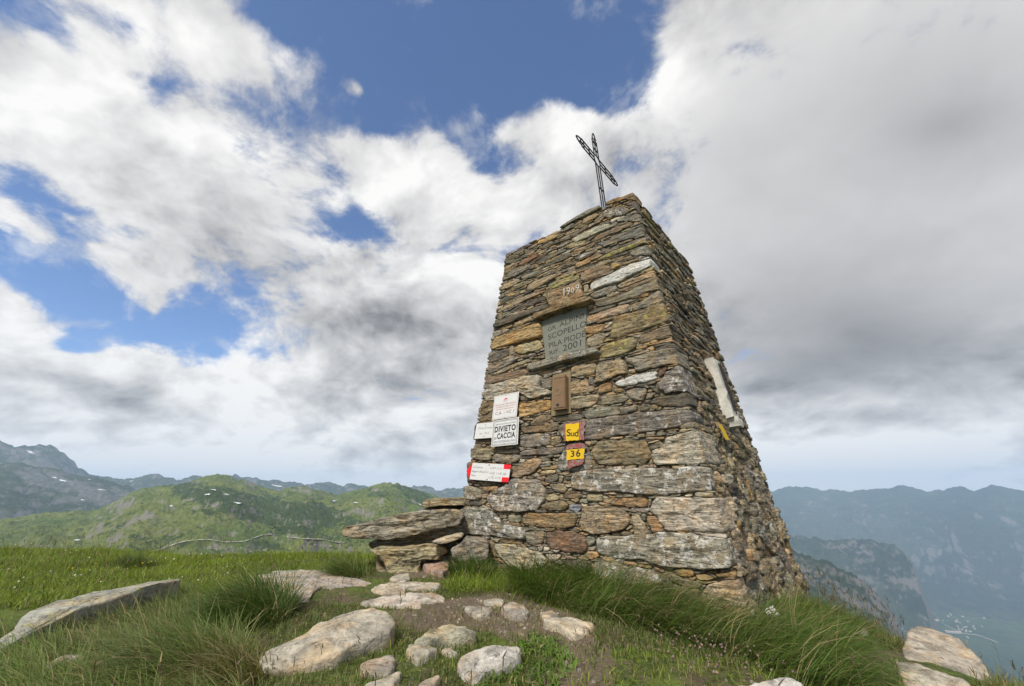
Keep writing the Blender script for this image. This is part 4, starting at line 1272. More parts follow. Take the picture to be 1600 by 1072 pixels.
def occ_front(U, Vv, lab):
    P = np.stack([U.ravel(), Vv.ravel()], 1)
    fl = lab.ravel()
    for n, (bi, uv, tn, cor, fwd) in enumerate(front_polys):
        mn, mx = uv.min(0), uv.max(0)
        sel = np.where((P[:, 0] > mn[0]) & (P[:, 0] < mx[0]) & (P[:, 1] > mn[1]) & (P[:, 1] < mx[1]))[0]
        if len(sel):
            q = sel[in_poly(P[sel], uv)]
            fl[q] = 100000 + n
    pq = FRONT.uv([846, 917, 913, 852], [502, 478, 547, 562])
    fl[in_poly(P, pq)] = 200000
    pq = FRONT.uv([861, 892, 892, 861], [586, 579, 646, 651])
    fl[in_poly(P, pq)] = 200000
    lab[:] = fl.reshape(lab.shape)


side_tr = []         # blocks of the side face that were read off the photograph
niche = SIDE.uv([1106, 1122, 1140, 1130, 1112], [650, 652, 676, 694, 676])


def occ_sidef(U, Vv, lab):
    for (a, b_, D) in occ_side:
        m_ = (Vv > a) & (Vv < b_) & (U < T1 * Vv + D) & (lab != -2)
        lab[m_] = 150000


def tone_pick(r, lst):
    t, w = zip(*lst)
    w = np.array(w, float)
    return t[r.choice(len(t), p=w / w.sum())]


TOPMIX = [('g', 3), ('d', 2.2), ('b', 3), ('t', 1.6), ('o', 1.0), ('m', .9), ('p', .4), ('y', .35), ('O', .3)]
LOWMIX = [('g', 3), ('b', 2.6), ('t', 2.4), ('p', 1.0), ('o', 1.0), ('m', .8), ('d', .7), ('P', .8)]
SIDEMIX = [('g', 2.5), ('d', 1.2), ('b', 3.0), ('t', 2.6), ('o', 1.0), ('P', 1.2), ('m', .7), ('p', .8)]
allst = []
for (bi, uv, tn, cor, fwd) in front_polys:
    allst.append(('front', uv, tn, fwd, cor, bi))
r_ = np.random.default_rng(5)
for q in fill_face(FRONT, occ_front, lambda u, v: .17 if v > 1.6 else .13, lambda u, v: .034 if v > 1.6 else .042, seed=3):
    c = q.mean(0)
    allst.append(('front', q, tone_pick(r_, TOPMIX if c[1] > 1.5 else LOWMIX), r_.uniform(-.016, .010), 0, -1))
for q in fill_face(SIDE, occ_sidef, lambda u, v: (.26 if v > 1.5 else .20) * (1 + .6 * math.sin(u * 5 + v * 7)), lambda u, v: .044 if v > 1.6 else (.085 if v > .9 else .14), seed=4):
    allst.append(('side', q, tone_pick(r_, SIDEMIX if q.mean(0)[1] < 2 else TOPMIX), r_.uniform(-.018, .022), 0, -1))
hidden = []
for fc, sd in ((LEFTF, 5), (BACKF, 6)):
    for q in fill_face(fc, lambda U, Vv, lab: None, lambda u, v: .30, lambda u, v: .075, cell=.012, seed=sd):
        hidden.append((fc, q, tone_pick(r_, TOPMIX), r_.uniform(-.015, .015)))

built = []
for k, (fn, q, tn, fwd, cor, bi) in enumerate(allst):
    face = FRONT if fn == 'front' else SIDE
    big = abs(poly_area(q))
    res = .016 if big > .01 else .013
    dp = .11 if bi < 0 else .12
    if fwd > .1:
        dp = .16
    rough = 1.0 if fn == 'front' else 1.25
    low_side = fn == 'side' and q.mean(0)[1] < 1.4
    V, F, cv, lv = build_stone(face, q, tn, fwd, dp, cor, seed=k + 1, res=res if bi >= 0 or big > .004 else .017, rough=rough * (1.2 if low_side else 1), gap=.0025 if fn == 'front' else -.004)
    px, py = project(face.p(q))
    a = abs(poly_area(np.stack([px, py], 1)))
    if cor:
        a *= 1.5
    if a < 0 or not np.isfinite(a):
        a = 0
    built.append((a + (1e6 if bi in (1, 4, 90) else 0), V, F, cv, lv, k, bi, tn))
built.sort(key=lambda t: -t[0])
STONE_OBJ = {}
M36 = [i for i, b_ in enumerate(BLOCKS) if b_[0] == 7 and b_[4][0] == (1220, 620)][0]
for (a, V, F, cv, lv, k, bi, tn) in built[:300]:
    o = mesh_obj('stone', V, F, M_STONE, tower, attrs={'tone': cv, 'lichen': lv})
    if bi >= 0:
        STONE_OBJ[bi] = o
rest = [(V, F, cv, lv) for (a, V, F, cv, lv, k, bi, tn) in built[300:]]
for k, (fc, q, tn, fwd) in enumerate(hidden):
    rest.append(build_stone(fc, q, tn, fwd, .1, 0, seed=5000 + k, res=.03))
n0 = 0
Vs, Fs, Cs, Ls = [], [], [], []
for V, F, cv, lv in rest:
    Vs.append(V)
    Fs.append(F + n0)
    Cs.append(cv)
    Ls.append(lv)
    n0 += len(V)
o = mesh_obj('small_stones', np.concatenate(Vs), np.concatenate(Fs), M_STONE, tower, attrs={'tone': np.concatenate(Cs), 'lichen': np.concatenate(Ls)})
tag(o, kind='stuff')


# the core behind the blocks: dark bedding between them
def box_grid(inset, n, top):
    vv_, ff_ = [], []

    def pt(u, w, h):
        lo, hi = T2 * h + inset, TA - T3 * h - inset
        lo2, hi2 = T1 * h + inset, TB - T4 * h - inset
        return C0 + D1 * (lo + (hi - lo) * u) + D2 * (lo2 + (hi2 - lo2) * w) + ZZ * h

    def patch(f, nu, nv):
        b0 = len(vv_)
        for i in range(nu + 1):
            for j in range(nv + 1):
                vv_.append(f(i / nu, j / nv))
        for i in range(nu):
            for j in range(nv):
                a = b0 + i * (nv + 1) + j
                ff_.append((a, a + nv + 1, a + nv + 2, a + 1))
    H0, H1 = H_LO, top
    patch(lambda a, b_: pt(a, 0, H0 + (H1 - H0) * b_), n, n)
    patch(lambda a, b_: pt(a, 1, H0 + (H1 - H0) * b_), n, n)
    patch(lambda a, b_: pt(0, a, H0 + (H1 - H0) * b_), n, n)
    patch(lambda a, b_: pt(1, a, H0 + (H1 - H0) * b_), n, n)
    patch(lambda a, b_: pt(a, b_, H1), n, n)
    vv_ = np.array(vv_)
    vv_ = vv_ + (np.stack([vnoise(vv_ * 9 + s) for s in (0, 40, 80)], 1) - .5) * .045
    return vv_, np.array(ff_)


V, F = box_grid(.026, 48, TH_H - .03)
mesh_obj('core', V, F, M_CORE, tower)


# ------------------------------------------------------------------ writing
def text_mesh(body, spacing=1.0, bold=0.0):
    cu = bpy.data.curves.new('txt', 'FONT')
    cu.body = body
    cu.size = 1
    cu.space_character = spacing
    cu.offset = bold
    cu.resolution_u = 3
    ob = bpy.data.objects.new('txt', cu)
    COL.objects.link(ob)
    dg = bpy.context.evaluated_depsgraph_get()
    me = bpy.data.meshes.new_from_object(ob.evaluated_get(dg))
    V = np.array([v.co[:] for v in me.vertices])
    F = [list(p.vertices) for p in me.polygons]
    bpy.data.objects.remove(ob)
    bpy.data.curves.remove(cu)
    bpy.data.meshes.remove(me)
    return V, F


class Quad:
    """a flat rectangle on a face; (x, y) in 0..1 from its bottom left as one reads it"""

    def __init__(s, face, px, w):
        P = np.array(px, float)          # TL, TR, BR, BL in the photograph
        s.face, s.w = face, w
        s.q = face.uv(P[:, 0], P[:, 1], w)

    def p(s, xy, dw=0.0):
        xy = np.asarray(xy, float)
        x, y = xy[..., :1], xy[..., 1:2]
        uv = s.q[3] * (1 - x) * (1 - y) + s.q[2] * x * (1 - y) + s.q[1] * x * y + s.q[0] * (1 - x) * y
        return s.face.p(uv, np.full(uv.shape[:-1], s.w + dw))

    def text(s, name, body, x0, x1, y0, y1, mat, parent, dw=.0008, bold=0.0, spacing=1.0, thick=.0006):
        V, F = text_mesh(body, spacing, bold)
        mn, mx = V.min(0), V.max(0)
        xy = np.stack([x0 + (V[:, 0] - mn[0]) / (mx[0] - mn[0]) * (x1 - x0), y0 + (V[:, 1] - mn[1]) / (mx[1] - mn[1]) * (y1 - y0)], 1)
        return mesh_obj(name, s.p(xy, dw), F, mat, parent)

    def plate(s, name, pts, mat, parent, dw0, dw1):
        pts = np.array(pts, float)
        A_ = s.p(pts, dw1)
        B_ = s.p(pts, dw0)
        n = len(pts)
        V = np.concatenate([A_, B_])
        F = [list(range(n)), list(range(2 * n - 1, n - 1, -1))] + [[i, i + n, (i + 1) % n + n, (i + 1) % n] for i in range(n)]
        o = mesh_obj(name, V, F, mat, parent)
        bv_ = o.modifiers.new('edge', 'BEVEL')
        bv_.width = min(.0015, abs(dw1 - dw0) * .3)
        bv_.segments = 1
        return o


BOXP = [(0, 1), (1, 1), (1, 0), (0, 0)]


def screw(q, x, y, parent, mat, r=.006, ar=1.0):
    k = 8
    pts = [(x + r * math.cos(2 * math.pi * i / k) / ar, y + r * math.sin(2 * math.pi * i / k)) for i in range(k)]
    q.plate('screw', pts[::-1], mat, parent, .0005, .004)


def frame_lines(q, name, m, t, mat, parent, ax=1.0):
    a, b_ = m, m * ax
    ta, tb = t, t * ax
    V, F = [], []
    for (x0, y0, x1, y1) in ((a, b_, 1 - a, b_ + tb), (a, 1 - b_ - tb, 1 - a, 1 - b_), (a, b_ + tb, a + ta, 1 - b_ - tb), (1 - a - ta, b_ + tb, 1 - a, 1 - b_ - tb)):
        i = len(V)
        V += [(x0, y0), (x1, y0), (x1, y1), (x0, y1)]
        F.append((i, i + 1, i + 2, i + 3))
    mesh_obj(name, q.p(np.array(V), .0007), F, mat, parent)


# the slate with the cut inscription, set into the wall
plq = Quad(FRONT, [(846, 503), (917, 473), (914, 549), (853, 567)], -.012)
pl = plq.plate('inscription_slab', BOXP, M_SLATE, tower, -.05, 0)
plq2 = Quad(FRONT, [(846, 503), (917, 473), (914, 549), (853, 567)], -.012)
for body, x0, x1, y0, y1 in (('GR', .13, .32, .68, .79), ('ALPINI', .40, .94, .68, .80), ('SCOPELLO', .12, 1.0, .465, .60), ('PILA\u00b7PIODE', .12, .99, .24, .375), ('RIF.', .12, .38, .065, .17), ('2001', .46, .90, .055, .205)):
    plq2.text('lettering', body, x0, x1, .085 + .90 * y0, .085 + .90 * y1, M_INCISED, pl)
# painted date and trail marks, on their stones
s1909 = STONE_OBJ.get(1)
q9 = Quad(FRONT, [(879.5, 450), (905, 444), (904.5, 455.5), (879.5, 461.5)], .040)
tag(s1909, 'ochre block painted with the year 1909')
for body, x0, x1, y0, y1 in (('1', .03, .075, .0, .95), ('9', .22, .42, .0, .95), ('0', .50, .68, .12, .78), ('9', .77, .98, .18, 1.05)):
    q9.text('lettering', body, x0, x1, y0, y1, M_CHALK, s1909, bold=-.012, dw=-.006)


def paint_patch(q, name, pts, mat, parent, dw, jag=.05, seed=0):
    rs = random.Random(seed)
    out_ = []
    for (a, b_) in zip(pts, pts[1:] + pts[:1]):
        for k in range(6):
            t = k / 6
            out_.append((a[0] + (b_[0] - a[0]) * t + rs.uniform(-jag, jag) * .5, a[1] + (b_[1] - a[1]) * t + rs.uniform(-jag, jag) * .5))
    n = len(out_)
    V = q.p(np.array(out_ + [(sum(p_[0] for p_ in out_) / n, sum(p_[1] for p_ in out_) / n)]), dw)
    return mesh_obj(name, V, [(i, (i + 1) % n, n) for i in range(n)][::-1] if True else [], mat, parent)


sud_stone, n36 = STONE_OBJ.get(4), STONE_OBJ.get(M36)
tag(sud_stone, 'long grey block with a yellow painted sign reading Sud')
tag(n36, 'block with a yellow and red painted trail number 36')
qs = Quad(FRONT, [(883, 663), (905, 660), (904.5, 688), (884, 689)], .046)
paint_patch(qs, 'paint_mark', [(-.16, -.02), (1.35, .05), (1.38, 1.06), (-.10, 1.10)], M_REDP, sud_stone, -.004, .12, 1)
paint_patch(qs, 'paint_mark', [(0, 0), (1, .02), (1.0, .97), (.02, 1.0)], M_YEL, sud_stone, 0, .05, 2)
qs.text('lettering', 'S', .10, .40, .27, .68, M_BLACK, sud_stone, dw=.002, bold=.01)
qs.text('lettering', 'u', .42, .66, .25, .47, M_BLACK, sud_stone, dw=.002, bold=.01)
qs.text('lettering', 'd', .68, .97, .22, .60, M_BLACK, sud_stone, dw=.002, bold=.01)
qn = Quad(FRONT, [(885, 703.5), (913, 700.5), (912.5, 716), (885.5, 719.5)], .044)
paint_patch(qn, 'paint_mark', [(-.05, 1.08), (1.0, 1.10), (1.0, 1.55), (.0, 1.5)], M_REDP, n36, -.002, .16, 3)
paint_patch(qn, 'paint_mark', [(.08, -.78), (.96, -.5), (1.0, -.02), (.06, -.04)], M_REDP, n36, -.002, .12, 4)
paint_patch(qn, 'paint_mark', [(0, 0), (1, .0), (1.0, 1.0), (.0, 1.0)], M_YEL, n36, 0, .06, 5)
qn.text('lettering', '3', .24, .46, .28, .90, M_BLACK, n36, dw=.002, bold=.01)
qn.text('lettering', '6', .55, .80, .22, .96, M_BLACK, n36, dw=.002, bold=.01)

# the four sign plates screwed to the wall
Q1 = Quad(FRONT, [(772.5, 619.6), (811, 611.7), (807, 651), (768.5, 656.9)], .05)
g1 = thing('sign_plate', tuple(Q1.p([.5, .5])), 'square white sign with thin red print above the black DIVIETO sign', 'sign', 'white sign plates on the tower')
Q1.plate('plate', BOXP, M_WHITE, g1, -.003, 0)
frame_lines(Q1, 'border', .035, .008, M_REDPRINT, g1)
Q1.text('lettering', 'REGIONE PIEMONTE', .10, .90, .56, .62, M_REDPRINT, g1)
Q1.text('lettering', 'COMPRENSORIO ALPINO', .10, .90, .47, .52, M_REDPRINT, g1)
Q1.plate('rule', [(.12, .405), (.88, .405), (.88, .39), (.12, .39)], M_REDPRINT, g1, .0003, .0008)
Q1.text('lettering', 'C.A. - VC 1', .12, .88, .19, .31, M_MAROON, g1)
Q1.plate('emblem', [(.42, .80), (.50, .84), (.58, .80), (.56, .78), (.44, .78)], M_RED, g1, .0004, .001)
Q1.text('lettering', 'R.P.', .42, .58, .69, .745, M_REDPRINT, g1)
screw(Q1, .5, .945, g1, M_IRON, .012)
screw(Q1, .53, .03, g1, M_IRON, .012)
Q2 = Quad(FRONT, [(770.3, 657.8), (811, 651.2), (808.9, 694.2), (767.2, 698.5)], .056)
g2 = thing('sign_plate', tuple(Q2.p([.5, .5])), 'white sign with bold black DIVIETO DI CACCIA in a black border', 'sign', 'white sign plates on the tower')
Q2.plate('plate', BOXP, M_WHITE, g2, -.003, 0)
frame_lines(Q2, 'border', .035, .014, M_BLACK, g2)
frame_lines(Q2, 'border', .075, .006, M_BLACK, g2)
Q2.text('lettering', 'AMMINISTRAZIONE PROVINCIALE DI VERCELLI', .12, .90, .80, .85, M_GREYPRINT, g2, bold=.01)
Q2.text('lettering', 'DIVIETO', .10, .90, .525, .755, M_BLACK, g2, bold=.035, spacing=1.12)
Q2.text('lettering', 'DI', .10, .185, .265, .35, M_BLACK, g2, bold=.02)
Q2.text('lettering', 'CACCIA', .21, .89, .265, .485, M_BLACK, g2, bold=.035, spacing=1.12)
Q2.text('lettering', 'ZONA DI PROTEZIONE DELLA FAUNA', .10, .90, .125, .205, M_GREYPRINT, g2, bold=.02)
screw(Q2, .5, .08, g2, M_IRON, .012)
screw(Q2, .55, .97, g2, M_IRON, .012)
Q3 = Quad(FRONT, [(744.7, 662), (777, 659), (775, 683.5), (740.7, 686)], .046)
g3 = thing('sign_plate', tuple(Q3.p([.5, .5])), 'small white summit name sign half behind the DIVIETO sign', 'sign', 'white sign plates on the tower')
Q3.plate('plate', BOXP, M_WHITE, g3, -.004, 0)
Q3.plate('back_board', [(-.05, 1.04), (.02, 1.04), (.0, -.0), (-.07, .06)], M_IRON, g3, -.012, -.006)
Q3.text('lettering', "Cima D'ometto", .12, .92, .60, .76, M_GREYPRINT, g3)
Q3.text('lettering', 'mt. 1912', .24, .66, .25, .40, M_GREYPRINT, g3)
screw(Q3, .45, .88, g3, M_IRON, .02)
screw(Q3, .45, .13, g3, M_IRON, .02)
Q4 = Quad(FRONT, [(738.5, 723.3), (798.3, 726), (794, 753.8), (733.5, 749)], .05)
g4 = thing('trail_sign', tuple(Q4.p([.5, .5])), 'white trail sign with red arrow tip and red corner squares', 'sign')
Q4.plate('plate', BOXP, M_WHITE, g4, -.003, 0)
Q4.plate('arrow_tip', [(-.002, .985), (-.002, .015), (-.135, .5)][::-1], M_RED, g4, -.003, .0002)
Q4.plate('corner_square', [(.835, 1.0), (1.0, 1.0), (1.0, .73), (.835, .73)], M_RED, g4, .0003, .0009)
Q4.plate('corner_square', [(.835, .27), (1.0, .27), (1.0, 0), (.835, 0)], M_RED, g4, .0003, .0009)
for body, x0, x1, y0, y1 in (('La Crocetta', .03, .30, .70, .83), ('m1279  2 h 15', .50, .80, .69, .80), ('Meggiana (Rifugio) cai', .03, .47, .42, .56), ('m1567  1 h 40  260', .50, .92, .39, .52),
                             ('Piode', .03, .15, .20, .32), ('m 752  2 h 30', .50, .80, .14, .27)):
    Q4.text('lettering', body, x0, x1, y0, y1, M_GREYPRINT, g4, bold=.004)
screw(Q4, .46, .93, g4, M_IRON, .03, 2.0)
screw(Q4, .47, .07, g4, M_IRON, .03, 2.0)

# the brown metal box for the summit book
QB = Quad(FRONT, [(863.4, 586.5), (891.5, 579), (892, 645.5), (861, 650.5)], .012)
lb = thing('summit_book_box', tuple(QB.p([.5, .5])), 'brown metal letter box with a round emblem, under the inscribed slab', 'letter box')
QB.plate('back_plate', BOXP, M_BOXD, lb, -.05, 0)
QF = Quad(FRONT, [(864.5, 590.5), (883, 586.5), (883.5, 638.5), (863.5, 641)], .075)
QF.plate('box', BOXP, M_BOX, lb, -.062, 0)
QF.plate('lid', [(.06, .94), (.95, .94), (.95, .05), (.06, .05)], M_BOX, lb, .0005, .006)
QF.plate('hinge', [(.02, 1.03), (1.0, 1.03), (1.0, .955), (.02, .955)], M_BOX, lb, -.02, .004)
k = 20
ring = [(.45 + .24 * math.cos(2 * math.pi * i / k), .52 + .10 * math.sin(2 * math.pi * i / k)) for i in range(k)]
rin = [(.45 + .20 * math.cos(2 * math.pi * i / k), .52 + .083 * math.sin(2 * math.pi * i / k)) for i in range(k)]
V = np.concatenate([QF.p(np.array(ring), .0062), QF.p(np.array(ring), .0095), QF.p(np.array(rin), .0095), QF.p(np.array(rin), .0062)])
F = []
for a in range(3):
    F += [(a * k + i, a * k + (i + 1) % k, (a + 1) * k + (i + 1) % k, (a + 1) * k + i) for i in range(k)]
mesh_obj('emblem', V, F, M_BOXD, lb)
kk = 10
QF.plate('keyhole', [(.42 + .12 * math.cos(-2 * math.pi * i / kk), .135 + .04 * math.sin(-2 * math.pi * i / kk)) for i in range(kk)], M_IRON, lb, .0062, .011)

# the white marble tablet and its foot on the side face
edge_px = [(1100, 561), (1129, 652)]
u0 = SIDE.uv([1102, 1130], [562, 655], 0.0)
ua, va, ub, vb = u0[0, 0], u0[0, 1], u0[1, 0], u0[1, 1]
mt = thing('marble_tablet', tuple(SIDE.p([ua, (va + vb) / 2])), 'thick weathered white stone tablet with thin dark strips standing out of the side wall', 'tablet')


def side_box(name, u_0, u_1, v_0, v_1, w0, w1, mat, parent, seed=0, jag=.012, du=0.0):
    n1_, n2_, n3_ = 4, 10, 3
    V, F = [], []

    def grid(f, a, b_):
        s0 = len(V)
        for i in range(a + 1):
            for j in range(b_ + 1):
                V.append(f(i / a, j / b_))
        for i in range(a):
            for j in range(b_):
                k_ = s0 + i * (b_ + 1) + j
                F.append((k_, k_ + b_ + 1, k_ + b_ + 2, k_ + 1))

    def P(a, b_, c_):
        v = v_0 + (v_1 - v_0) * b_
        return SIDE.p(np.array([u_0 + (u_1 - u_0) * a + du * (b_ - 1), v]), np.array(w0 + (w1 - w0) * c_))
    grid(lambda a, b_: P(a, b_, 1), n1_, n2_)
    grid(lambda a, b_: P(a, b_, 0), n1_, n2_)
    grid(lambda a, b_: P(0, b_, a), n3_, n2_)
    grid(lambda a, b_: P(1, b_, a), n3_, n2_)
    grid(lambda a, b_: P(a, 0, b_), n1_, n3_)
    grid(lambda a, b_: P(a, 1, b_), n1_, n3_)
    V = np.array([np.asarray(v).reshape(3) for v in V])
    V = V + (np.stack([vnoise(V * 14 + s + seed) for s in (0, 40, 80)], 1) - .5) * jag
    return mesh_obj(name, V, np.array(F), mat, parent)


side_box('tablet', ua, ua + .24, vb + .015, va, -.02, .085, M_MARBLE, mt, 1, .035, du=(ua - ub) * .0)
side_box('tablet_foot', ua + .03, ua + .21, vb - .075, vb + .012, -.02, .11, M_MARBLE, mt, 2, .016)
QT = Quad(SIDE, [(1, 1), (2, 1), (2, 2), (1, 2)], .097)
QT.q = np.array([(ua + .03, va - .02), (ua + .22, va - .02), (ua + .22, vb + .03), (ua + .03, vb + .03)])
for x0, x1, y0, y1 in ((.18, .26, .08, .94), (.52, .58, .04, .60), (.54, .60, .66, .96), (.80, .86, .12, .88)):
    QT.plate('dark_strip', [(x0, y1), (x1, y1), (x1, y0), (x0, y0)], M_IRON, mt, -.004, .006)
yq = Quad(SIDE, [(1115, 663), (1121, 664), (1134, 689), (1127, 688)], .012)
paint_patch(yq, 'paint_mark', [(0, 0), (1, 0), (1, 1), (0, 1)], M_YEL, tower, .035, .1, 9)

# ------------------------------------------------------------------ the iron cross on the top
def tube(pts, r, k=6, closed=False):
    P = np.array(pts, float)
    n = len(P)
    V, F = [], []
    for i in range(n):
        if closed:
            t = P[(i + 1) % n] - P[i - 1]
        else:
            t = P[min(i + 1, n - 1)] - P[max(i - 1, 0)]
        t /= np.linalg.norm(t)
        a = np.cross(t, (0.3, .5, .81))
        a /= np.linalg.norm(a)
        b_ = np.cross(t, a)
        for j in range(k):
            w = 2 * math.pi * j / k
            V.append(P[i] + r * (a * math.cos(w) + b_ * math.sin(w)))
    m_ = n if closed else n - 1
    for i in range(m_):
        for j in range(k):
            F.append((i * k + j, i * k + (j + 1) % k, ((i + 1) % n) * k + (j + 1) % k, ((i + 1) % n) * k + j))
    if not closed:
        F.append(tuple(range(k))[::-1])
        F.append(tuple((n - 1) * k + j for j in range(k)))
    return V, F


def tubes(lst, r, k=6):
    V, F = [], []
    for pts in lst:
        v, f = tube(pts, r, k)
        F += [tuple(len(V) + i for i in q) for q in f]
        V += v
    return np.array(V), F


# place: its foot stands on the tower top; the arms lie in the plane seen in the photograph
ctop = C0 + D1 * (TA * .40) + D2 * (TB * .40)
dpole = ray(934, 262)
kq = (ctop[1]) / dpole[1]
CROSS_Y = ctop[1]
pb = CAM + ray(942, 317) * (CROSS_Y / ray(942, 317)[1])
pt_ = CAM + ray(926, 208) * (CROSS_Y / ray(926, 208)[1])
pole_dir = (pt_ - pb) / np.linalg.norm(pt_ - pb)
pc = CAM + ray(933, 251.5) * (CROSS_Y / ray(933, 251.5)[1])
arm_dir = np.array([D2[0], D2[1], 0.0])
arm_dir /= np.linalg.norm(arm_dir)
arm_dir = arm_dir - pole_dir * (arm_dir @ pole_dir) * .6
arm_dir /= np.linalg.norm(arm_dir)


def arm_len(x, y):
    best = min(np.linspace(-1.5, 1.5, 601), key=lambda s: np.hypot(*(np.array(project(pc + arm_dir * s)) - (x, y))))
    return best


LA, LB = abs(arm_len(898, 213)), abs(arm_len(966, 290))
LT = np.linalg.norm(pt_ - pc)
foot = pc - pole_dir * ((pc[2] - (TH_H - .25)) / pole_dir[2])
LP = np.linalg.norm(pc - foot)
crs = thing('summit_cross', tuple(foot), 'openwork dark iron cross leaning on top of the stone tower', 'cross')
HWID = LT * .128


def limb(L, a, b_, pointed):
    """three rods side by side with rungs; the end closes in a pointed arch"""
    s = HWID
    r0 = s * 1.25
    L0 = L - s * 2.2 if pointed else L
    rods = [[pc + a * r0 * .75 + b_ * s, pc + a * L0 + b_ * s], [pc + a * r0 * .75 - b_ * s, pc + a * L0 - b_ * s], [pc + a * r0 * 1.0, pc + a * (L0 + (s * .6 if pointed else 0))]]
    if pointed:
        for sg in (1, -1):
            rods.append([pc + a * L0 + b_ * s * sg, pc + a * L0 + b_ * s * sg * .62, pc + a * (L0 + s * .5) + b_ * s * sg * .78, pc + a * (L0 + s * 1.4) + b_ * s * sg * .5, pc + a * (L0 + s * 1.95) + b_ * s * sg * .15, pc + a * (L0 + s * 2.05)])
    nr_ = 2 if pointed else 3
    for k_ in range(nr_):
        t = r0 + (L0 - r0) * (k_ + .9) / (nr_ + .3)
        rods.append([pc + a * t + b_ * s, pc + a * t - b_ * s])
    return rods


RODR = HWID * .135
for a, L, pt2 in ((pole_dir, LT, True), (-pole_dir, LP, False), (arm_dir, LB, True), (-arm_dir, LA, True)):
    b_ = arm_dir if abs(a @ pole_dir) > .9 else pole_dir
    V, F = tubes(limb(L, a, b_, pt2), RODR)
    mesh_obj('pole' if not pt2 else 'arm', V, F, M_IRON, crs)
ringp = [pc + HWID * 1.3 * (math.cos(t) * pole_dir + math.sin(t) * arm_dir) for t in np.linspace(0, 2 * math.pi, 25)[:-1]]
V, F = tube(ringp, RODR * .9, 6, True)
mesh_obj('ring', V, F, M_IRON, crs)

# ------------------------------------------------------------------ rocks lying in the turf
def on_ground(x, y, lift=0.0):
    d = ray(x, y)
    z = np.full(d.shape[:-1], -.06)
    for _ in range(14):
        k = (z + lift - CAM_Z) / np.minimum(d[..., 2], -1e-3)
        q = CAM + d * k[..., None]
        z = .5 * z + .5 * ground_z(q[..., 0], q[..., 1])
    return q


RC = {'A': (0, 840, 3.2), 'B': (380, 840, 3.2), 'C': (800, 850, 3.2), 'D': (1150, 850, 3.556), 'E': (500, 740, 5.333)}
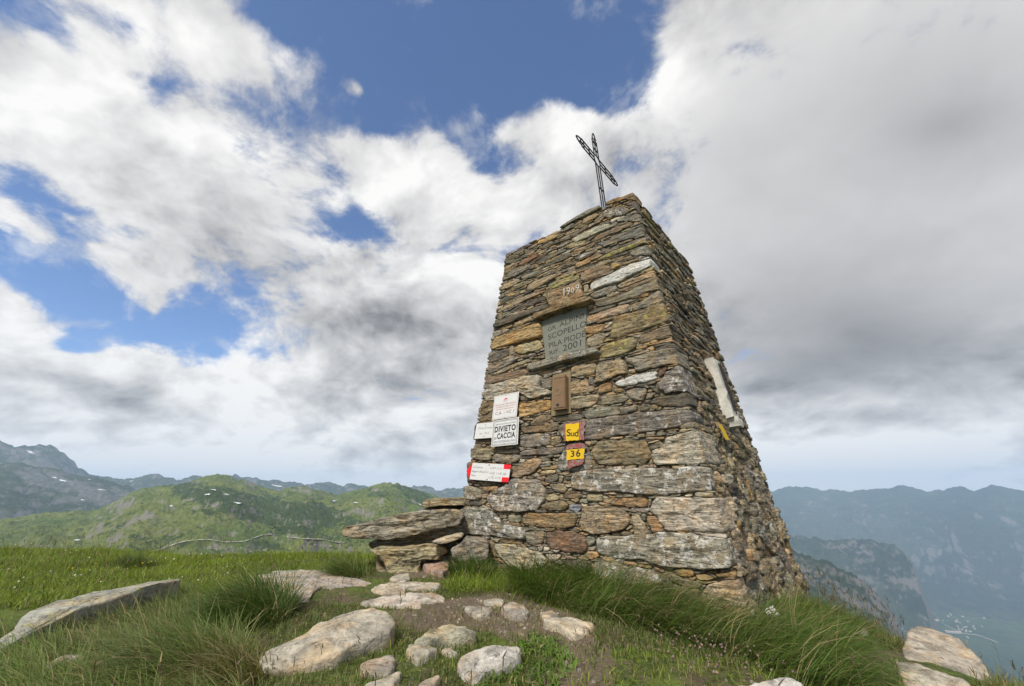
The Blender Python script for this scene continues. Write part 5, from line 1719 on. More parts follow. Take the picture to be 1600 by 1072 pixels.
# crop, height of the top over the turf, dip of the top towards the viewer, tone, label, outline of the top
ROCKS = [
    ('A', .08, .10, 'slab', 'long flat grey slab with yellow lichen in the left meadow grass', [(-60, 520), (0, 480), (70, 450), (140, 360), (300, 295), (450, 255), (600, 240), (720, 205), (850, 200), (915, 215), (860, 235), (720, 265), (640, 305), (500, 350), (380, 385), (260, 430), (120, 480), (0, 535), (-60, 560)]),
    ('A', .05, 0, 'rock', 'small grey rock tip showing between the long grass below the big left tuft', [(550, 600), (580, 565), (650, 535), (680, 540), (640, 570), (590, 600)]),
    ('A', .03, 0, 'rock', 'half buried low rock in the grass at the lower left', [(230, 625), (290, 595), (430, 580), (440, 590), (330, 610), (260, 635)]),
    ('B', .05, 0, 'pale', 'broad pale flat slab behind the big left grass tuft', [(60, 205), (160, 190), (380, 175), (560, 180), (720, 195), (740, 220), (640, 240), (560, 240), (500, 255), (400, 235), (340, 270), (330, 300), (250, 290), (160, 240)]),
    ('B', .04, 0, 'pale', 'thin strip of pale slab at the brow behind the broad slab', [(140, 168), (160, 155), (350, 155), (480, 160), (640, 173), (560, 178), (400, 170), (200, 178)]),
    ('B', .035, 0, 'pale', 'middle pale step stone of the path below the outcrop', [(640, 260), (650, 235), (740, 218), (830, 255), (800, 275), (720, 275)]),
    ('B', .05, 0, 'pale', 'wedge shaped pale step stone nearest the wall tuft', [(745, 225), (790, 212), (900, 218), (1000, 232), (960, 250), (850, 253)]),
    ('B', .05, 0, 'pale', 'long narrow pale slab behind the central boulder', [(580, 310), (640, 290), (800, 280), (900, 280), (1010, 280), (1010, 295), (900, 310), (890, 335), (830, 325), (700, 325), (610, 325)]),
    ('B', .15, .12, 'pale', 'largest pale boulder in the middle of the foreground', [(90, 545), (130, 500), (270, 465), (380, 400), (480, 350), (580, 335), (700, 350), (755, 370), (765, 395), (740, 430), (640, 465), (520, 520), (440, 560), (330, 575), (180, 590), (110, 580)]),
    ('B', .07, .05, 'pale', 'flat triangular pale rock right of the largest boulder', [(850, 510), (880, 490), (960, 450), (1050, 425), (1100, 450), (1180, 480), (1100, 490), (1050, 500), (1000, 500), (920, 520)]),
    ('B', .06, 0, 'pale', 'small wedge rock just below the flat triangular rock', [(820, 555), (830, 525), (930, 530), (980, 545), (930, 580), (870, 600)]),
    ('B', .06, 0, 'pale', 'angular rock with a straight right edge in the turf', [(580, 640), (640, 605), (750, 570), (765, 620), (740, 660), (640, 655)]),
    ('B', .10, .20, 'white', 'whitish rounded boulder with a pinkish middle beside bright green leaves', [(1060, 600), (1100, 565), (1180, 520), (1270, 490), (1320, 510), (1370, 515), (1400, 545), (1330, 590), (1250, 605), (1200, 630), (1160, 660), (1100, 630)]),
    ('B', .03, 0, 'pale', 'tiny flat stone touching the whitish boulder on its left', [(990, 560), (1020, 545), (1080, 575), (1050, 590)]),
    ('B', .04, 0, 'pale', 'long flat stone cut by the lower picture edge, left one', [(570, 760), (620, 725), (700, 700), (800, 660), (780, 690), (760, 742), (720, 790)]),
    ('B', .04, 0, 'pale', 'long flat stone cut by the lower picture edge, right one', [(830, 760), (900, 700), (985, 685), (980, 720), (940, 742), (900, 780)]),
    ('B', .03, 0, 'pale', 'cracked flat stone in the gravel before the tower', [(1100, 345), (1200, 330), (1250, 350), (1240, 375), (1180, 400), (1130, 370)]),
    ('B', .04, 0, 'pale', 'small flat stone behind the cracked flat stone', [(1200, 302), (1300, 300), (1300, 325), (1210, 322)]),
    ('B', .06, .05, 'pale', 'blocky stone at the left end of the wall grass', [(1290, 350), (1330, 320), (1400, 330), (1430, 350), (1420, 380), (1340, 385)]),
    ('C', .05, .05, 'pale', 'smooth pale stone below the left end of the wall grass', [(145, 385), (190, 365), (300, 360), (410, 375), (410, 395), (370, 430), (300, 450), (240, 415)]),
    ('C', .05, 0, 'pale', 'small stone tucked against the wall grass by its smooth neighbour', [(135, 345), (200, 325), (240, 350), (160, 360)]),
    ('C', .06, 0, 'white', 'white stone rising from the lower picture edge below the wall grass', [(1040, 710), (1100, 680), (1200, 690), (1260, 685), (1380, 685), (1440, 700), (1470, 730), (1400, 780), (1100, 780)]),
    ('D', .10, .04, 'tan', 'upper of two long split slabs at the lower right', [(880, 530), (930, 500), (990, 500), (1100, 540), (1200, 580), (1300, 630), (1380, 680), (1400, 710), (1330, 715), (1200, 690), (1080, 650), (1000, 605), (900, 560)]),
    ('D', .095, .06, 'pale', 'lower of two long split slabs at the lower right', [(870, 590), (960, 600), (1080, 660), (1200, 715), (1280, 740), (1310, 800), (1200, 850), (1100, 830), (960, 740), (900, 700)]),
    ('D', .03, 0, 'pale', 'small pointed stone at the far end of the split slabs', [(1390, 655), (1440, 660), (1440, 690), (1400, 670)]),
    ('D', .05, .05, 'rock', 'small round stone lost in the brown grass at the right brow', [(660, 480), (720, 475), (740, 500), (700, 508)]),
    ('C', .10, .25, 'slab', 'upright stone with yellow lichen at the tower corner', [(1130, 375), (1150, 330), (1185, 300), (1210, 325), (1205, 355), (1160, 385)]),
    ('B', .05, 0, 'pale', 'low grey stone under the outcrop ledge', [(725, 205), (770, 180), (830, 174), (840, 200), (800, 216)]),
    ('B', .08, .1, 'pink', 'reddish pale stone left of the wall tuft', [(895, 125), (960, 108), (1030, 112), (1030, 150), (990, 172), (930, 150)]),
]
RTONE = {'slab': ((.29, .275, .235), .35, .55), 'rock': ((.27, .245, .20), .3, .2), 'pale': ((.36, .325, .26), .38, .04), 'white': ((.40, .38, .345), .7, .05),
         'tan': ((.38, .335, .262), .35, .03), 'pink': ((.37, .27, .20), .45, .05)}
ROCK_XY, SHORT = [], []
for i, (cr_, h, dip, tn, label, pl) in enumerate(ROCKS):
    h, dip = h * (.50 if h >= .1 else .55), dip * .5 + .02
    ox, oy, s = RC[cr_]
    P = np.array(pl, float) / s + (ox, oy)
    cen = P.mean(0)
    G3 = on_ground(P[:, 0], P[:, 1], h)
    ok_ = np.linalg.norm(G3[:, :2], axis=1) < 6.2
    if ok_.sum() < 3:
        ok_ = np.ones(len(G3), bool)
    G3 = G3[ok_]
    ca, cb, cc = np.linalg.lstsq(np.column_stack([G3[:, 0], G3[:, 1], np.ones(len(G3))]), G3[:, 2], rcond=None)[0]
    ca, cb = float(np.clip(ca, -.26, .26)), float(np.clip(cb, -.06, .06))
    gm = G3.mean(0)
    o3 = np.array([gm[0], G3[:, 1].min(), 0])
    o3[2] = gm[2] + cb * (o3[1] - gm[1])
    cb += dip
    n = np.array([-ca, -cb, 1.0])
    n /= np.linalg.norm(n)
    W3 = on_plane(P[:, 0], P[:, 1], o3, n)
    eu = np.array([1., 0, 0])
    ev = np.cross(n, eu)
    fc = Face(o3, eu, ev, n, np.array([0, .12, -1.0]), None, None)
    q = np.stack([(W3 - o3) @ eu, (W3 - o3) @ ev], 1)
    TONES['_'] = RTONE[tn]
    ext = np.sqrt(abs(poly_area(q)))
    V, F, cv, lv = build_stone(fc, q, '_', 0, h + .16, 0, seed=900 + i, res=.014 if ext > .15 else .010, rough=.85, gap=.0, dome=0, facet=1.0 if h > .045 else .4)
    o = mesh_obj('rock', V, F, M_ROCK, attrs={'tone': cv, 'lichen': lv})
    tag(o, label, 'rock', 'rocks in the summit turf')
    P_ = P + (0, 16 if ext < .5 else 26)
    g_ = on_ground(P_[:, 0], P_[:, 1])[:, :2]
    if np.abs(g_).max() < 6:
        SHORT.append(g_)
    ROCK_XY.append(W3[:, :2] + (W3[:, :2] - W3[:, :2].mean(0)) * .02)

# the outcrop of tilted slabs at the tower's left foot
OUT = [
    ('E', 4.35, .75, 'slab', .03, 'largest tilted schist slab jutting out left of the tower foot', [(180, 490), (190, 450), (290, 430), (480, 380), (700, 330), (900, 305), (1160, 300), (1200, 350), (1160, 430), (1000, 460), (850, 500), (700, 540), (540, 560), (470, 550), (300, 545), (190, 520)], 'b'),
    ('E', 4.75, .6, 'slab', .02, 'uppermost flat slab against the tower left edge', [(835, 270), (860, 235), (900, 210), (1200, 195), (1360, 215), (1360, 275), (1180, 268), (1000, 268), (880, 285)], 't'),
    ('E', 4.22, .8, 'rock', .03, 'broad light ledge below the largest tilted slab', [(420, 640), (480, 610), (640, 620), (900, 590), (1040, 620), (1070, 660), (1000, 690), (1000, 720), (840, 720), (830, 800), (800, 900), (600, 900), (520, 720)], 't'),
    ('E', 4.30, .5, 'rock', .0, 'earth covered rock at the bottom of the outcrop above the path', [(470, 690), (640, 680), (1080, 650), (1200, 700), (1180, 900), (480, 900)], 'b'),
    ('E', 4.12, .4, 'rock', .01, 'thin leaning flake below the right end of the tilted slab', [(920, 570), (1000, 545), (1160, 505), (1190, 530), (1080, 575), (1000, 592)], 'p'),
    ('E', 4.46, .6, 'rock', .0, 'shaded rock packed under the largest tilted slab', [(400, 580), (560, 520), (700, 500), (900, 470), (1180, 420), (1200, 530), (1060, 640), (900, 660), (640, 660), (420, 640)], 'g'),
    ('E', 4.10, .4, 'rock', .01, 'grey rock at the tower foot behind the wall tuft', [(1090, 625), (1180, 580), (1200, 540), (1400, 560), (1400, 720), (1250, 740), (1100, 720)], 'g'),
    ('E', 4.9, .5, 'slab', .0, 'thin dark slab edge between the two upper slabs', [(850, 300), (880, 280), (1000, 262), (1200, 262), (1360, 270), (1360, 320), (900, 320)], 'd'),
]
for i, (cr_, Y, dep, nm, pro, label, pl, tn) in enumerate(OUT):
    ox, oy, s = RC[cr_]
    P = np.array(pl, float) / s + (ox, oy)
    n = np.array([.12, -1.0, .16])
    n /= np.linalg.norm(n)
    c3 = CAM + ray(P[:, 0].mean(), P[:, 1].mean())[None] * (Y / ray(P[:, 0].mean(), P[:, 1].mean())[1])
    o3 = c3[0]
    eu = np.cross(n, ZZ)
    eu /= np.linalg.norm(eu)
    ev = np.cross(eu, n) * -1
    if ev[2] < 0:
        ev = -ev
    W3 = on_plane(P[:, 0], P[:, 1], o3, n)
    q = np.stack([(W3 - o3) @ eu, (W3 - o3) @ ev], 1)
    fc = Face(o3, eu, ev, n, np.array([-.05, 1.0, -.02]), None, None)
    TONES['_'] = TONES[tn] if tn != 'b' else ((.30, .268, .205), .3, .5)
    V, F, cv, lv = build_stone(fc, q, '_', pro, dep, 0, seed=700 + i, res=.015, rough=1.5, gap=.0)
    o = mesh_obj('outcrop_slab', V, F, M_STONE, attrs={'tone': cv, 'lichen': lv})
    tag(o, label, 'rock', 'slabs of the outcrop beside the tower')

# ------------------------------------------------------------------ the little plate in the grass
pg = on_ground(np.array([1206.]), np.array([962.]), .06)[0]
pr = ray(1206, 957)
n = np.array([-.30, -.80, .5])
n /= np.linalg.norm(n)
P4 = on_plane(np.array([1193.3, 1207.6, 1219.7, 1203.0]), np.array([953, 946, 962, 967.4]), pg, n)
pt0 = thing('broken_plate', tuple(P4.mean(0)), 'small white and black chequered plate leaning in the grass by the tower corner', 'plate')
PW = plain_mat('dirty_white_tile', (.62, .62, .58), .5, var=.3, scale=70)
PD = plain_mat('dark_plate_back', (.05, .05, .045), .6, var=.3)


def pq(x, y, w):
    return P4[3] * (1 - x) * (1 - y) + P4[2] * x * (1 - y) + P4[1] * x * y + P4[0] * (1 - x) * y + n * w


def slab_q(name, x0, x1, y0, y1, w0, w1, mat):
    c = [(x0, y0), (x1, y0), (x1, y1), (x0, y1)]
    V = [pq(x, y, w1) for x, y in c] + [pq(x, y, w0) for x, y in c]
    mesh_obj(name, V, [(0, 1, 2, 3), (7, 6, 5, 4), (0, 4, 5, 1), (1, 5, 6, 2), (2, 6, 7, 3), (3, 7, 4, 0)], mat, pt0)


slab_q('board', 0, 1, 0, 1, -.008, 0, PD)
ry = [(.03, .14), (.18, .34), (.40, .54), (.58, .76), (.84, .99)]
for a, b_ in ry:
    for x0, x1 in ((.04, .45), (.53, .97)):
        if a < .1 and x0 < .1:
            continue
        slab_q('tile', x0, x1, a, b_, .0, .004, PW)

# ------------------------------------------------------------------ grass
def grass_mat(name):
    m, nt, b, out = new_mat(name)
    N = NB(nt)
    c = N.attr('tint')
    pos = N.node('ShaderNodeNewGeometry').outputs['Position']
    c = N.mix(N.noise(pos, 6, 3, .6), N.mix(1.0, c, (.80, .82, .8), 'MULTIPLY'), N.mix(1.0, c, (1.2, 1.16, 1.1), 'MULTIPLY'))
    N.put(b.inputs['Base Color'], c)
    b.inputs['Roughness'].default_value = .55
    b.inputs['Specular IOR Level'].default_value = .3
    t = N.node('ShaderNodeBsdfTranslucent')
    N.put(t.inputs['Color'], N.mix(1.0, c, (1.15, 1.2, .6), 'MULTIPLY'))
    ms = N.node('ShaderNodeMixShader')
    ms.inputs[0].default_value = .38
    nt.links.new(b.outputs[0], ms.inputs[1])
    nt.links.new(t.outputs[0], ms.inputs[2])
    nt.links.new(ms.outputs[0], out.inputs['Surface'])
    return m


M_GRASS = grass_mat('grass_blade')
GREENS = {'field': ((.205, .270, .026), (.130, .195, .020)), 'dark': ((.085, .145, .018), (.050, .095, .014)), 'mid': ((.110, .155, .034), (.075, .120, .024)),
          'soft': ((.150, .200, .055), (.105, .150, .034)), 'dry': ((.160, .150, .050), (.105, .105, .034)), 'brown': ((.20, .155, .085), (.12, .095, .05)), 'leaf': ((.12, .22, .03), (.08, .15, .02))}
STRAW = np.array((.33, .265, .14))


def blades(roots, L, ang, th0, bend, width, cols, straw=.08, seg=4, hug=True):
    """curved tapering blades: root points, lengths, heading, start elevation, total bend"""
    n = len(roots)
    r = rng
    t = np.linspace(0, 1, seg + 1)
    P = np.zeros((n, seg + 1, 3))
    P[:, 0] = roots
    dx = np.stack([np.cos(ang), np.sin(ang), np.zeros(n)], 1)
    for k in range(seg):
        th = th0 - bend * (k + .5) / seg
        st = (L / seg)[:, None] * (np.cos(th)[:, None] * dx + np.sin(th)[:, None] * ZZ)
        P[:, k + 1] = P[:, k] + st
    if hug:
        gz = ground_z(P[:, 1:, 0], P[:, 1:, 1])
        P[:, 1:, 2] = np.maximum(P[:, 1:, 2], gz + .006 + .02 * r.random((n, 1)))
    fa = ang + np.pi / 2 + r.normal(0, .7, n)
    side = np.stack([np.cos(fa), np.sin(fa), r.normal(0, .15, n)], 1)
    w = width[:, None] * (1 - t[None, :seg] ** 1.7 * .75) * .5
    Lf = P[:, :seg] - side[:, None] * w[..., None]
    Rt = P[:, :seg] + side[:, None] * w[..., None]
    V = np.concatenate([np.stack([Lf, Rt], 2).reshape(n, seg * 2, 3), P[:, seg:]], 1)
    nv = seg * 2 + 1
    tri = []
    for k in range(seg - 1):
        a = 2 * k
        tri += [(a, a + 1, a + 3), (a, a + 3, a + 2)]
    a = 2 * (seg - 1)
    tri.append((a, a + 1, a + 2))
    F = (np.arange(n) * nv)[:, None, None] + np.array(tri)[None]
    c0, c1 = np.array(cols[0]), np.array(cols[1])
    mixf = r.random((n, 1))
    base = (c0 * mixf + c1 * (1 - mixf)) * (.8 + .4 * r.random((n, 1)))
    dry = r.random(n) < straw
    base = base * (.62 + .76 * fbm(roots * 2.6, 3))[:, None]
    base[dry] = STRAW * (.6 + .6 * r.random((dry.sum(), 1)))
    tv_ = np.concatenate([np.repeat(t[:seg], 2), [1.0]])
    rootc = base * .55 + STRAW * .32
    w_ = np.clip(1 - tv_ * 3.2, 0, 1)[None, :, None] * .8
    Cc = base[:, None] * (1 - w_) + rootc[:, None] * w_
    return V.reshape(-1, 3), F.reshape(-1, 3), Cc.reshape(-1, 3)


class Sward:
    def __init__(s):
        s.V, s.F, s.C, s.n = [], [], [], 0

    def add(s, V, F, C_):
        s.V.append(V)
        s.F.append(F + s.n)
        s.C.append(C_)
        s.n += len(V)

    def build(s, name):
        return mesh_obj(name, np.concatenate(s.V), np.concatenate(s.F), M_GRASS, attrs={'tint': np.concatenate(s.C)}, local=False)


def rock_mask(P):
    m = np.zeros(len(P), bool)
    for q in ROCK_XY:
        mn, mx = q.min(0), q.max(0)
        sel = np.where((P[:, 0] > mn[0]) & (P[:, 0] < mx[0]) & (P[:, 1] > mn[1]) & (P[:, 1] < mx[1]))[0]
        if len(sel):
            m[sel[in_poly(P[sel], q)]] = True
    # the tower's footprint
    a = (P - C0[:2]) @ D1[:2]
    b_ = (P - C0[:2]) @ D2[:2]
    m |= (a > -.01) & (a < TA + .02) & (b_ > -.01) & (b_ < TB + .02)
    return m


def scatter_xy(poly, dens):
    mn, mx = poly.min(0), poly.max(0)
    n = int(dens * (mx[0] - mn[0]) * (mx[1] - mn[1]))
    P = mn + rng.random((n, 2)) * (mx - mn)
    P = P[in_poly(P, poly)]
    return P[~rock_mask(P)]


def px_poly(pts):
    q = np.array(pts, float)
    p = on_ground(q[:, 0], q[:, 1])[:, :2]
    d = np.linalg.norm(p, axis=1, keepdims=True)
    return p * np.minimum(1, 5.6 / d)


def sow(sw, P, Lr, head, hs_, th, bend, width, cols, straw=.08, mask=None, hug=True):
    """head: main heading in degrees, hs_: its spread; th / bend in degrees (mean, spread)"""
    if mask is not None:
        m = mask(P)
        P = P[rng.random(len(P)) < m]
    n = len(P)
    if n == 0:
        return
    roots = np.concatenate([P, ground_z(P[:, 0], P[:, 1])[:, None] - .006], 1)
    clump = fbm(np.concatenate([P * 3.3, np.zeros((n, 1))], 1), 3)
    L = (Lr[0] + (Lr[1] - Lr[0]) * rng.random(n) ** 1.3) * (.45 + 1.1 * clump)
    for q in SHORT:
        mn, mx = q.min(0), q.max(0)
        sel = np.where((P[:, 0] > mn[0]) & (P[:, 0] < mx[0]) & (P[:, 1] > mn[1]) & (P[:, 1] < mx[1]))[0]
        if len(sel):
            sel = sel[in_poly(P[sel], q)]
            L[sel] = np.minimum(L[sel], .03 + .03 * rng.random(len(sel)))
    sw.add(*blades(roots, L, np.radians(head + (rng.random(n) - .5) * 2 * hs_ + (clump - .5) * 60), np.radians(rng.normal(th[0], th[1], n)), np.radians(np.abs(rng.normal(bend[0], bend[1], n))), width * (.6 + .8 * rng.random(n)), cols, straw, hug=hug))


def noise_mask(scale, lo, hi, z=0.0):
    def f(P):
        v = fbm(np.concatenate([P * scale, np.full((len(P), 1), z)], 1), 4)
        return np.clip((v - lo) / (hi - lo), 0, 1)
    return f


G = Sward()
# left meadow, short and bright, out to the brow and a little over it
fieldp = np.array([(-8.5, 1.9), (-3.3, 2.6), (-2.3, 3.1), (-1.7, 3.9), (-1.0, 4.6), (-1.0, 6.6), (-9.5, 7.4), (-10, 3)])
sow(G, scatter_xy(fieldp, 4200), (.03, .09), 200, 180, (66, 16), (45, 25), .0042, GREENS['field'], .05)
sow(G, scatter_xy(fieldp, 700), (.06, .15), 200, 100, (68, 12), (60, 25), .0042, GREENS['mid'], .12, noise_mask(1.1, .50, .62))
# lower left: long soft grass combed to the left
lowp = px_poly([(-90, 990), (0, 985), (120, 985), (230, 940), (300, 915), (345, 960), (395, 1000), (395, 1110), (-90, 1130)])
sow(G, scatter_xy(lowp, 6500), (.07, .20), 185, 55, (52, 14), (60, 25), .0034, GREENS['soft'], .10)
sow(G, scatter_xy(px_poly([(100, 990), (220, 960), (330, 1010), (400, 1060), (390, 1100), (200, 1080)]), 3000), (.10, .24), 195, 30, (45, 12), (60, 20), .0034, GREENS['dry'], .22)
# the trodden middle: moss and very short grass between the rocks
midp = np.array([(-1.9, 1.1), (2.6, 1.1), (2.7, 3.2), (1.7, 3.3), (.9, 3.6), (-.6, 4.8), (-1.7, 4.9), (-1.4, 3.4), (-1.4, 2.4)])
path = px_poly([(720, 935), (800, 925), (890, 960), (930, 1000), (900, 1060), (830, 1072), (860, 1020), (760, 985), (640, 985), (560, 965), (660, 940)])
dirt = px_poly([(585, 880), (690, 870), (730, 890), (640, 905)])

gm_ = bpy.data.objects['ground'].data
gp_ = V_GROUND[:, :2]
sv_ = np.zeros(len(gp_))
worn = px_poly([(820, 1040), (900, 1000), (960, 1010), (960, 1072), (900, 1100), (800, 1100)])
for q, wt in ((path, 1.0), (dirt, 1.0), (worn, .7)):
    sv_ = np.maximum(sv_, in_poly(gp_, q) * wt)
ca_ = gm_.color_attributes.new('soil', 'FLOAT_COLOR', 'POINT')
ca_.data.foreach_set('color', np.stack([sv_, sv_, sv_, np.ones(len(sv_))], 1).astype(np.float32).ravel())


def mid_mask(P):
    m = np.clip((fbm(np.concatenate([P * 2.6, np.full((len(P), 1), 4.4)], 1), 4) - .43) / .14, .04, 1)
    for q in (path, dirt):
        m = np.where(in_poly(P, q), m * .16, m)
    return m


sow(G, scatter_xy(midp, 7500), (.012, .045), 0, 180, (60, 20), (60, 30), .0030, GREENS['mid'], .10, mid_mask)
sow(G, scatter_xy(midp, 1600), (.03, .09), 0, 180, (65, 16), (60, 30), .0036, GREENS['field'], .08, noise_mask(3.0, .50, .62, 9.))
sow(G, scatter_xy(midp, 900), (.02, .06), 0, 180, (50, 20), (60, 30), .0034, GREENS['brown'], .3, noise_mask(3.4, .46, .60, 2.))
# bright broad leaved patch by the whitish boulder
leafp = px_poly([(735, 1050), (800, 1020), (830, 990), (880, 1010), (900, 1040), (860, 1090), (740, 1090)])
sow(G, scatter_xy(leafp, 3500), (.03, .08), 0, 180, (50, 20), (70, 30), .0075, GREENS['leaf'], .02)
# long dark grass along the tower wall, swept to the lower right
wallp = px_poly([(815, 915), (850, 902), (930, 915), (1040, 945), (1150, 978), (1230, 998), (1290, 1015), (1330, 1050), (1330, 1110), (1250, 1085), (1120, 1020), (1000, 985), (900, 960), (830, 935)])
sow(G, scatter_xy(wallp, 6500), (.12, .36), -32, 34, (54, 15), (88, 26), .0036, GREENS['dark'], .08)
sow(G, scatter_xy(wallp, 1500), (.16, .40), -28, 42, (60, 16), (85, 28), .0040, GREENS['mid'], .20)
sow(G, scatter_xy(wallp, 260), (.2, .42), -25, 60, (64, 16), (70, 30), .0028, GREENS['brown'], .6)
wall2 = px_poly([(800, 905), (850, 892), (940, 902), (930, 935), (850, 945), (810, 930)])
sow(G, scatter_xy(wall2, 6500), (.20, .36), 230, 60, (66, 12), (80, 22), .0036, GREENS['dark'], .06)
fringe = px_poly([(690, 915), (760, 900), (830, 905), (835, 935), (760, 925), (700, 930)])
sow(G, scatter_xy(fringe, 5500), (.06, .17), 240, 180, (68, 14), (60, 25), .0036, GREENS['field'], .06)
# the corner and the right brow
corner_p = px_poly([(1150, 962), (1250, 945), (1330, 965), (1370, 990), (1350, 1040), (1300, 1000)])
sow(G, scatter_xy(corner_p, 5200), (.08, .20), -40, 50, (62, 14), (70, 25), .0034, GREENS['dark'], .06)
browp = np.array([(1.9, 1.9), (2.2, 3.3), (2.55, 3.9), (2.4, 5.2), (3.7, 5.0), (3.7, 1.6)])
sow(G, scatter_xy(browp, 3600), (.04, .13), -30, 110, (70, 14), (55, 25), .0034, GREENS['dry'], .10)
sow(G, scatter_xy(browp, 2400), (.04, .12), -30, 110, (68, 14), (55, 25), .0034, GREENS['mid'], .08)
sow(G, scatter_xy(np.array([(3.0, 4.5), (3.3, 5.4), (3.0, 5.8), (1.0, 7.5), (-1.2, 6.6), (-1.0, 5.6), (.9, 7.0)]), 1200), (.06, .2), 0, 180, (70, 14), (50, 20), .004, GREENS['mid'], .1)
tag(G.build('grass'), kind='stuff')

# single big tufts
TUFTS = [
    (405, 968, .17, 3000, (.28, .50), 172, 75, (62, 16), (78, 22), 'dark', .09, 'big dark grass tuft blown to the left beside the largest boulder'),
    (548, 903, .14, 1500, (.20, .40), 165, 60, (60, 14), (75, 22), 'dark', .12, 'grass tuft below the tip of the largest tilted slab'),
    (738, 905, .15, 1700, (.16, .34), 130, 150, (72, 14), (65, 25), 'dark', .06, 'round grass tuft at the left foot of the tower wall'),
    (300, 1046, .20, 2200, (.22, .42), 190, 70, (56, 16), (70, 22), 'soft', .10, 'soft pale green tuft at the lower left below the small rock tip'),
    (375, 1060, .12, 1100, (.16, .30), 215, 60, (60, 14), (70, 22), 'dry', .30, 'half dry yellowish tuft left of the largest boulder foot'),
    (212, 885, .14, 700, (.12, .24), 150, 170, (74, 12), (50, 22), 'mid', .06, 'low grass tuft standing on the left skyline brow'),
    (1256, 938, .12, 800, (.14, .30), -30, 120, (74, 12), (50, 22), 'dark', .08, 'dark grass tuft behind the tower right corner'),
]
for (x, y, rad, n, Lr, head, hs_, th, bend, col, straw, label) in TUFTS:
    c = on_ground(np.array([float(x)]), np.array([float(y)]))[0]
    a = rng.random(n) * 2 * np.pi
    rr_ = rad * np.sqrt(rng.random(n))
    P = c[:2] + np.stack([rr_ * np.cos(a), rr_ * np.sin(a) * .9], 1)
    roots = np.concatenate([P, ground_z(P[:, 0], P[:, 1])[:, None] - .006], 1)
    out_w = rr_ / rad
    hd = np.radians(head) + rng.normal(0, np.radians(hs_) * .5, n)
    vx = np.cos(hd) + np.cos(a) * out_w * .8
    vy = np.sin(hd) + np.sin(a) * out_w * .8
    L = (Lr[0] + (Lr[1] - Lr[0]) * rng.random(n)) * (1 - .25 * out_w)
    V, F, Cc = blades(roots, L, np.arctan2(vy, vx), np.radians(rng.normal(th[0], th[1], n) - 14 * out_w), np.radians(np.abs(rng.normal(bend[0], bend[1], n))), .0034 * (.6 + .8 * rng.random(n)), GREENS[col], straw)
    o = mesh_obj('grass_tuft', V, F, M_GRASS, attrs={'tint': Cc})
    tag(o, label, 'grass tuft', 'large grass tufts on the summit')

# thin flowering stems with dark seed heads
S = Sward()
stem_polys = [(browp, 70, (.08, .20)), (px_poly([(1225, 950), (1320, 945), (1400, 975), (1380, 1000), (1260, 975)]), 200, (.14, .32)), (midp, 26, (.06, .16)), (fieldp, 22, (.15, .28)), (px_poly([(1440, 985), (1620, 1030), (1620, 1060), (1450, 1010)]), 90, (.06, .14))]
for poly, dens, Lr in stem_polys:
    P = scatter_xy(poly, dens)
    n = len(P)
    if not n:
        continue
    roots = np.concatenate([P, ground_z(P[:, 0], P[:, 1])[:, None]], 1)
    L = Lr[0] + (Lr[1] - Lr[0]) * rng.random(n)
    hd = rng.random(n) * 2 * np.pi
    th0, bd = np.radians(rng.normal(82, 6, n)), np.radians(np.abs(rng.normal(22, 14, n)))
    V, F, Cc = blades(roots, L, hd, th0, bd, np.full(n, .0022), ((.16, .14, .06), (.10, .10, .045)), .2, hug=False)
    S.add(V, F, Cc)
    tips = V.reshape(n, -1, 3)[:, -1]
    for k in range(3):
        m = n
        V2, F2, C2 = blades(tips - np.array([0, 0, .012 * k]), np.full(m, .028) * (.6 + .8 * rng.random(m)), rng.random(m) * 6.28, np.radians(rng.normal(62, 14, m)), np.radians(rng.normal(10, 20, m)), np.full(m, .005), ((.13, .095, .05), (.075, .055, .04)), .1, hug=False)
        S.add(V2, F2, C2)
tag(S.build('seed_stems'), kind='stuff')

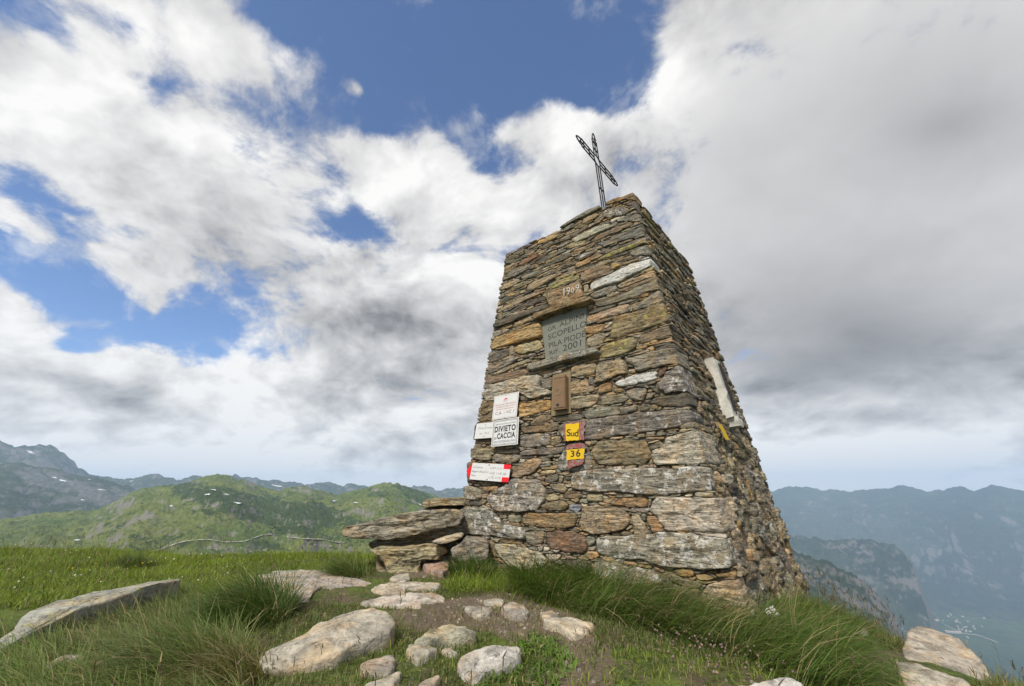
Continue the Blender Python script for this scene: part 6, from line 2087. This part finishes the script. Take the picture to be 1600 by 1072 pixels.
# heather-like flower heads and a few yellow flowers
fv, ff, fc_ = [], [], []
heath = px_poly([(1020, 1000), (1100, 1000), (1220, 1040), (1250, 1072), (1080, 1072), (1040, 1040)])
yel = px_poly([(120, 880), (260, 885), (250, 905), (180, 905), (60, 930)])
for poly, dens, col, hh, rad in ((heath, 420, (.30, .20, .20), (.03, .07), .006), (yel, 26, (.55, .42, .02), (.08, .13), .008), (fieldp, 6, (.62, .60, .52), (.08, .14), .007), (midp, 5, (.40, .38, .33), (.02, .06), .003)):
    for (x, y) in scatter_xy(poly, dens):
        z = float(ground_z(np.array([x]), np.array([y]))[0]) + random.uniform(*hh)
        b0 = len(fv)
        r = rad * random.uniform(.7, 1.3)
        for q in ((r, 0, 0), (0, r, 0), (-r, 0, 0), (0, -r, 0), (0, 0, r), (0, 0, -r)):
            fv.append((x + q[0], y + q[1], z + q[2]))
        ff += [tuple(b0 + i for i in f) for f in ((0, 1, 4), (1, 2, 4), (2, 3, 4), (3, 0, 4), (1, 0, 5), (2, 1, 5), (3, 2, 5), (0, 3, 5))]
        k = random.uniform(.7, 1.2)
        fc_ += [tuple(c * k for c in col)] * 6
tag(mesh_obj('wildflowers', np.array(fv), np.array(ff), M_GRASS, attrs={'tint': np.array(fc_)}, local=False), kind='stuff')

# gravel in the bare places
gv, gf, gc = [], [], []
P = np.concatenate([scatter_xy(path, 900), scatter_xy(dirt, 500), scatter_xy(midp, 120)])
for (x, y) in P:
    z = float(ground_z(np.array([x]), np.array([y]))[0])
    s = .003 + .012 * random.random() ** 4
    b0 = len(gv)
    a0 = random.random() * 6
    for k in range(5):
        a = a0 + k * 1.257
        gv.append((x + s * random.uniform(.8, 1.3) * math.cos(a), y + s * random.uniform(.8, 1.3) * math.sin(a), z - .002))
    for k in range(4):
        a = a0 + .6 + k * 1.57
        gv.append((x + s * .6 * math.cos(a), y + s * .6 * math.sin(a), z + s * random.uniform(.4, .8)))
    gf += [(b0, b0 + 1, b0 + 5), (b0 + 1, b0 + 6, b0 + 5), (b0 + 1, b0 + 2, b0 + 6), (b0 + 2, b0 + 7, b0 + 6), (b0 + 2, b0 + 3, b0 + 7), (b0 + 3, b0 + 8, b0 + 7), (b0 + 3, b0 + 4, b0 + 8), (b0 + 4, b0, b0 + 8), (b0, b0 + 5, b0 + 8), (b0 + 5, b0 + 6, b0 + 7), (b0 + 5, b0 + 7, b0 + 8)]
    c = random.choice([(.20, .175, .135), (.16, .135, .10), (.27, .24, .19), (.12, .10, .08)])
    gc += [c] * 9
gc = np.array(gc)
tag(mesh_obj('gravel', np.array(gv), np.array(gf), M_ROCK, attrs={'tone': gc, 'lichen': np.tile((.1, 0, .5), (len(gc), 1))}, local=False), kind='stuff')
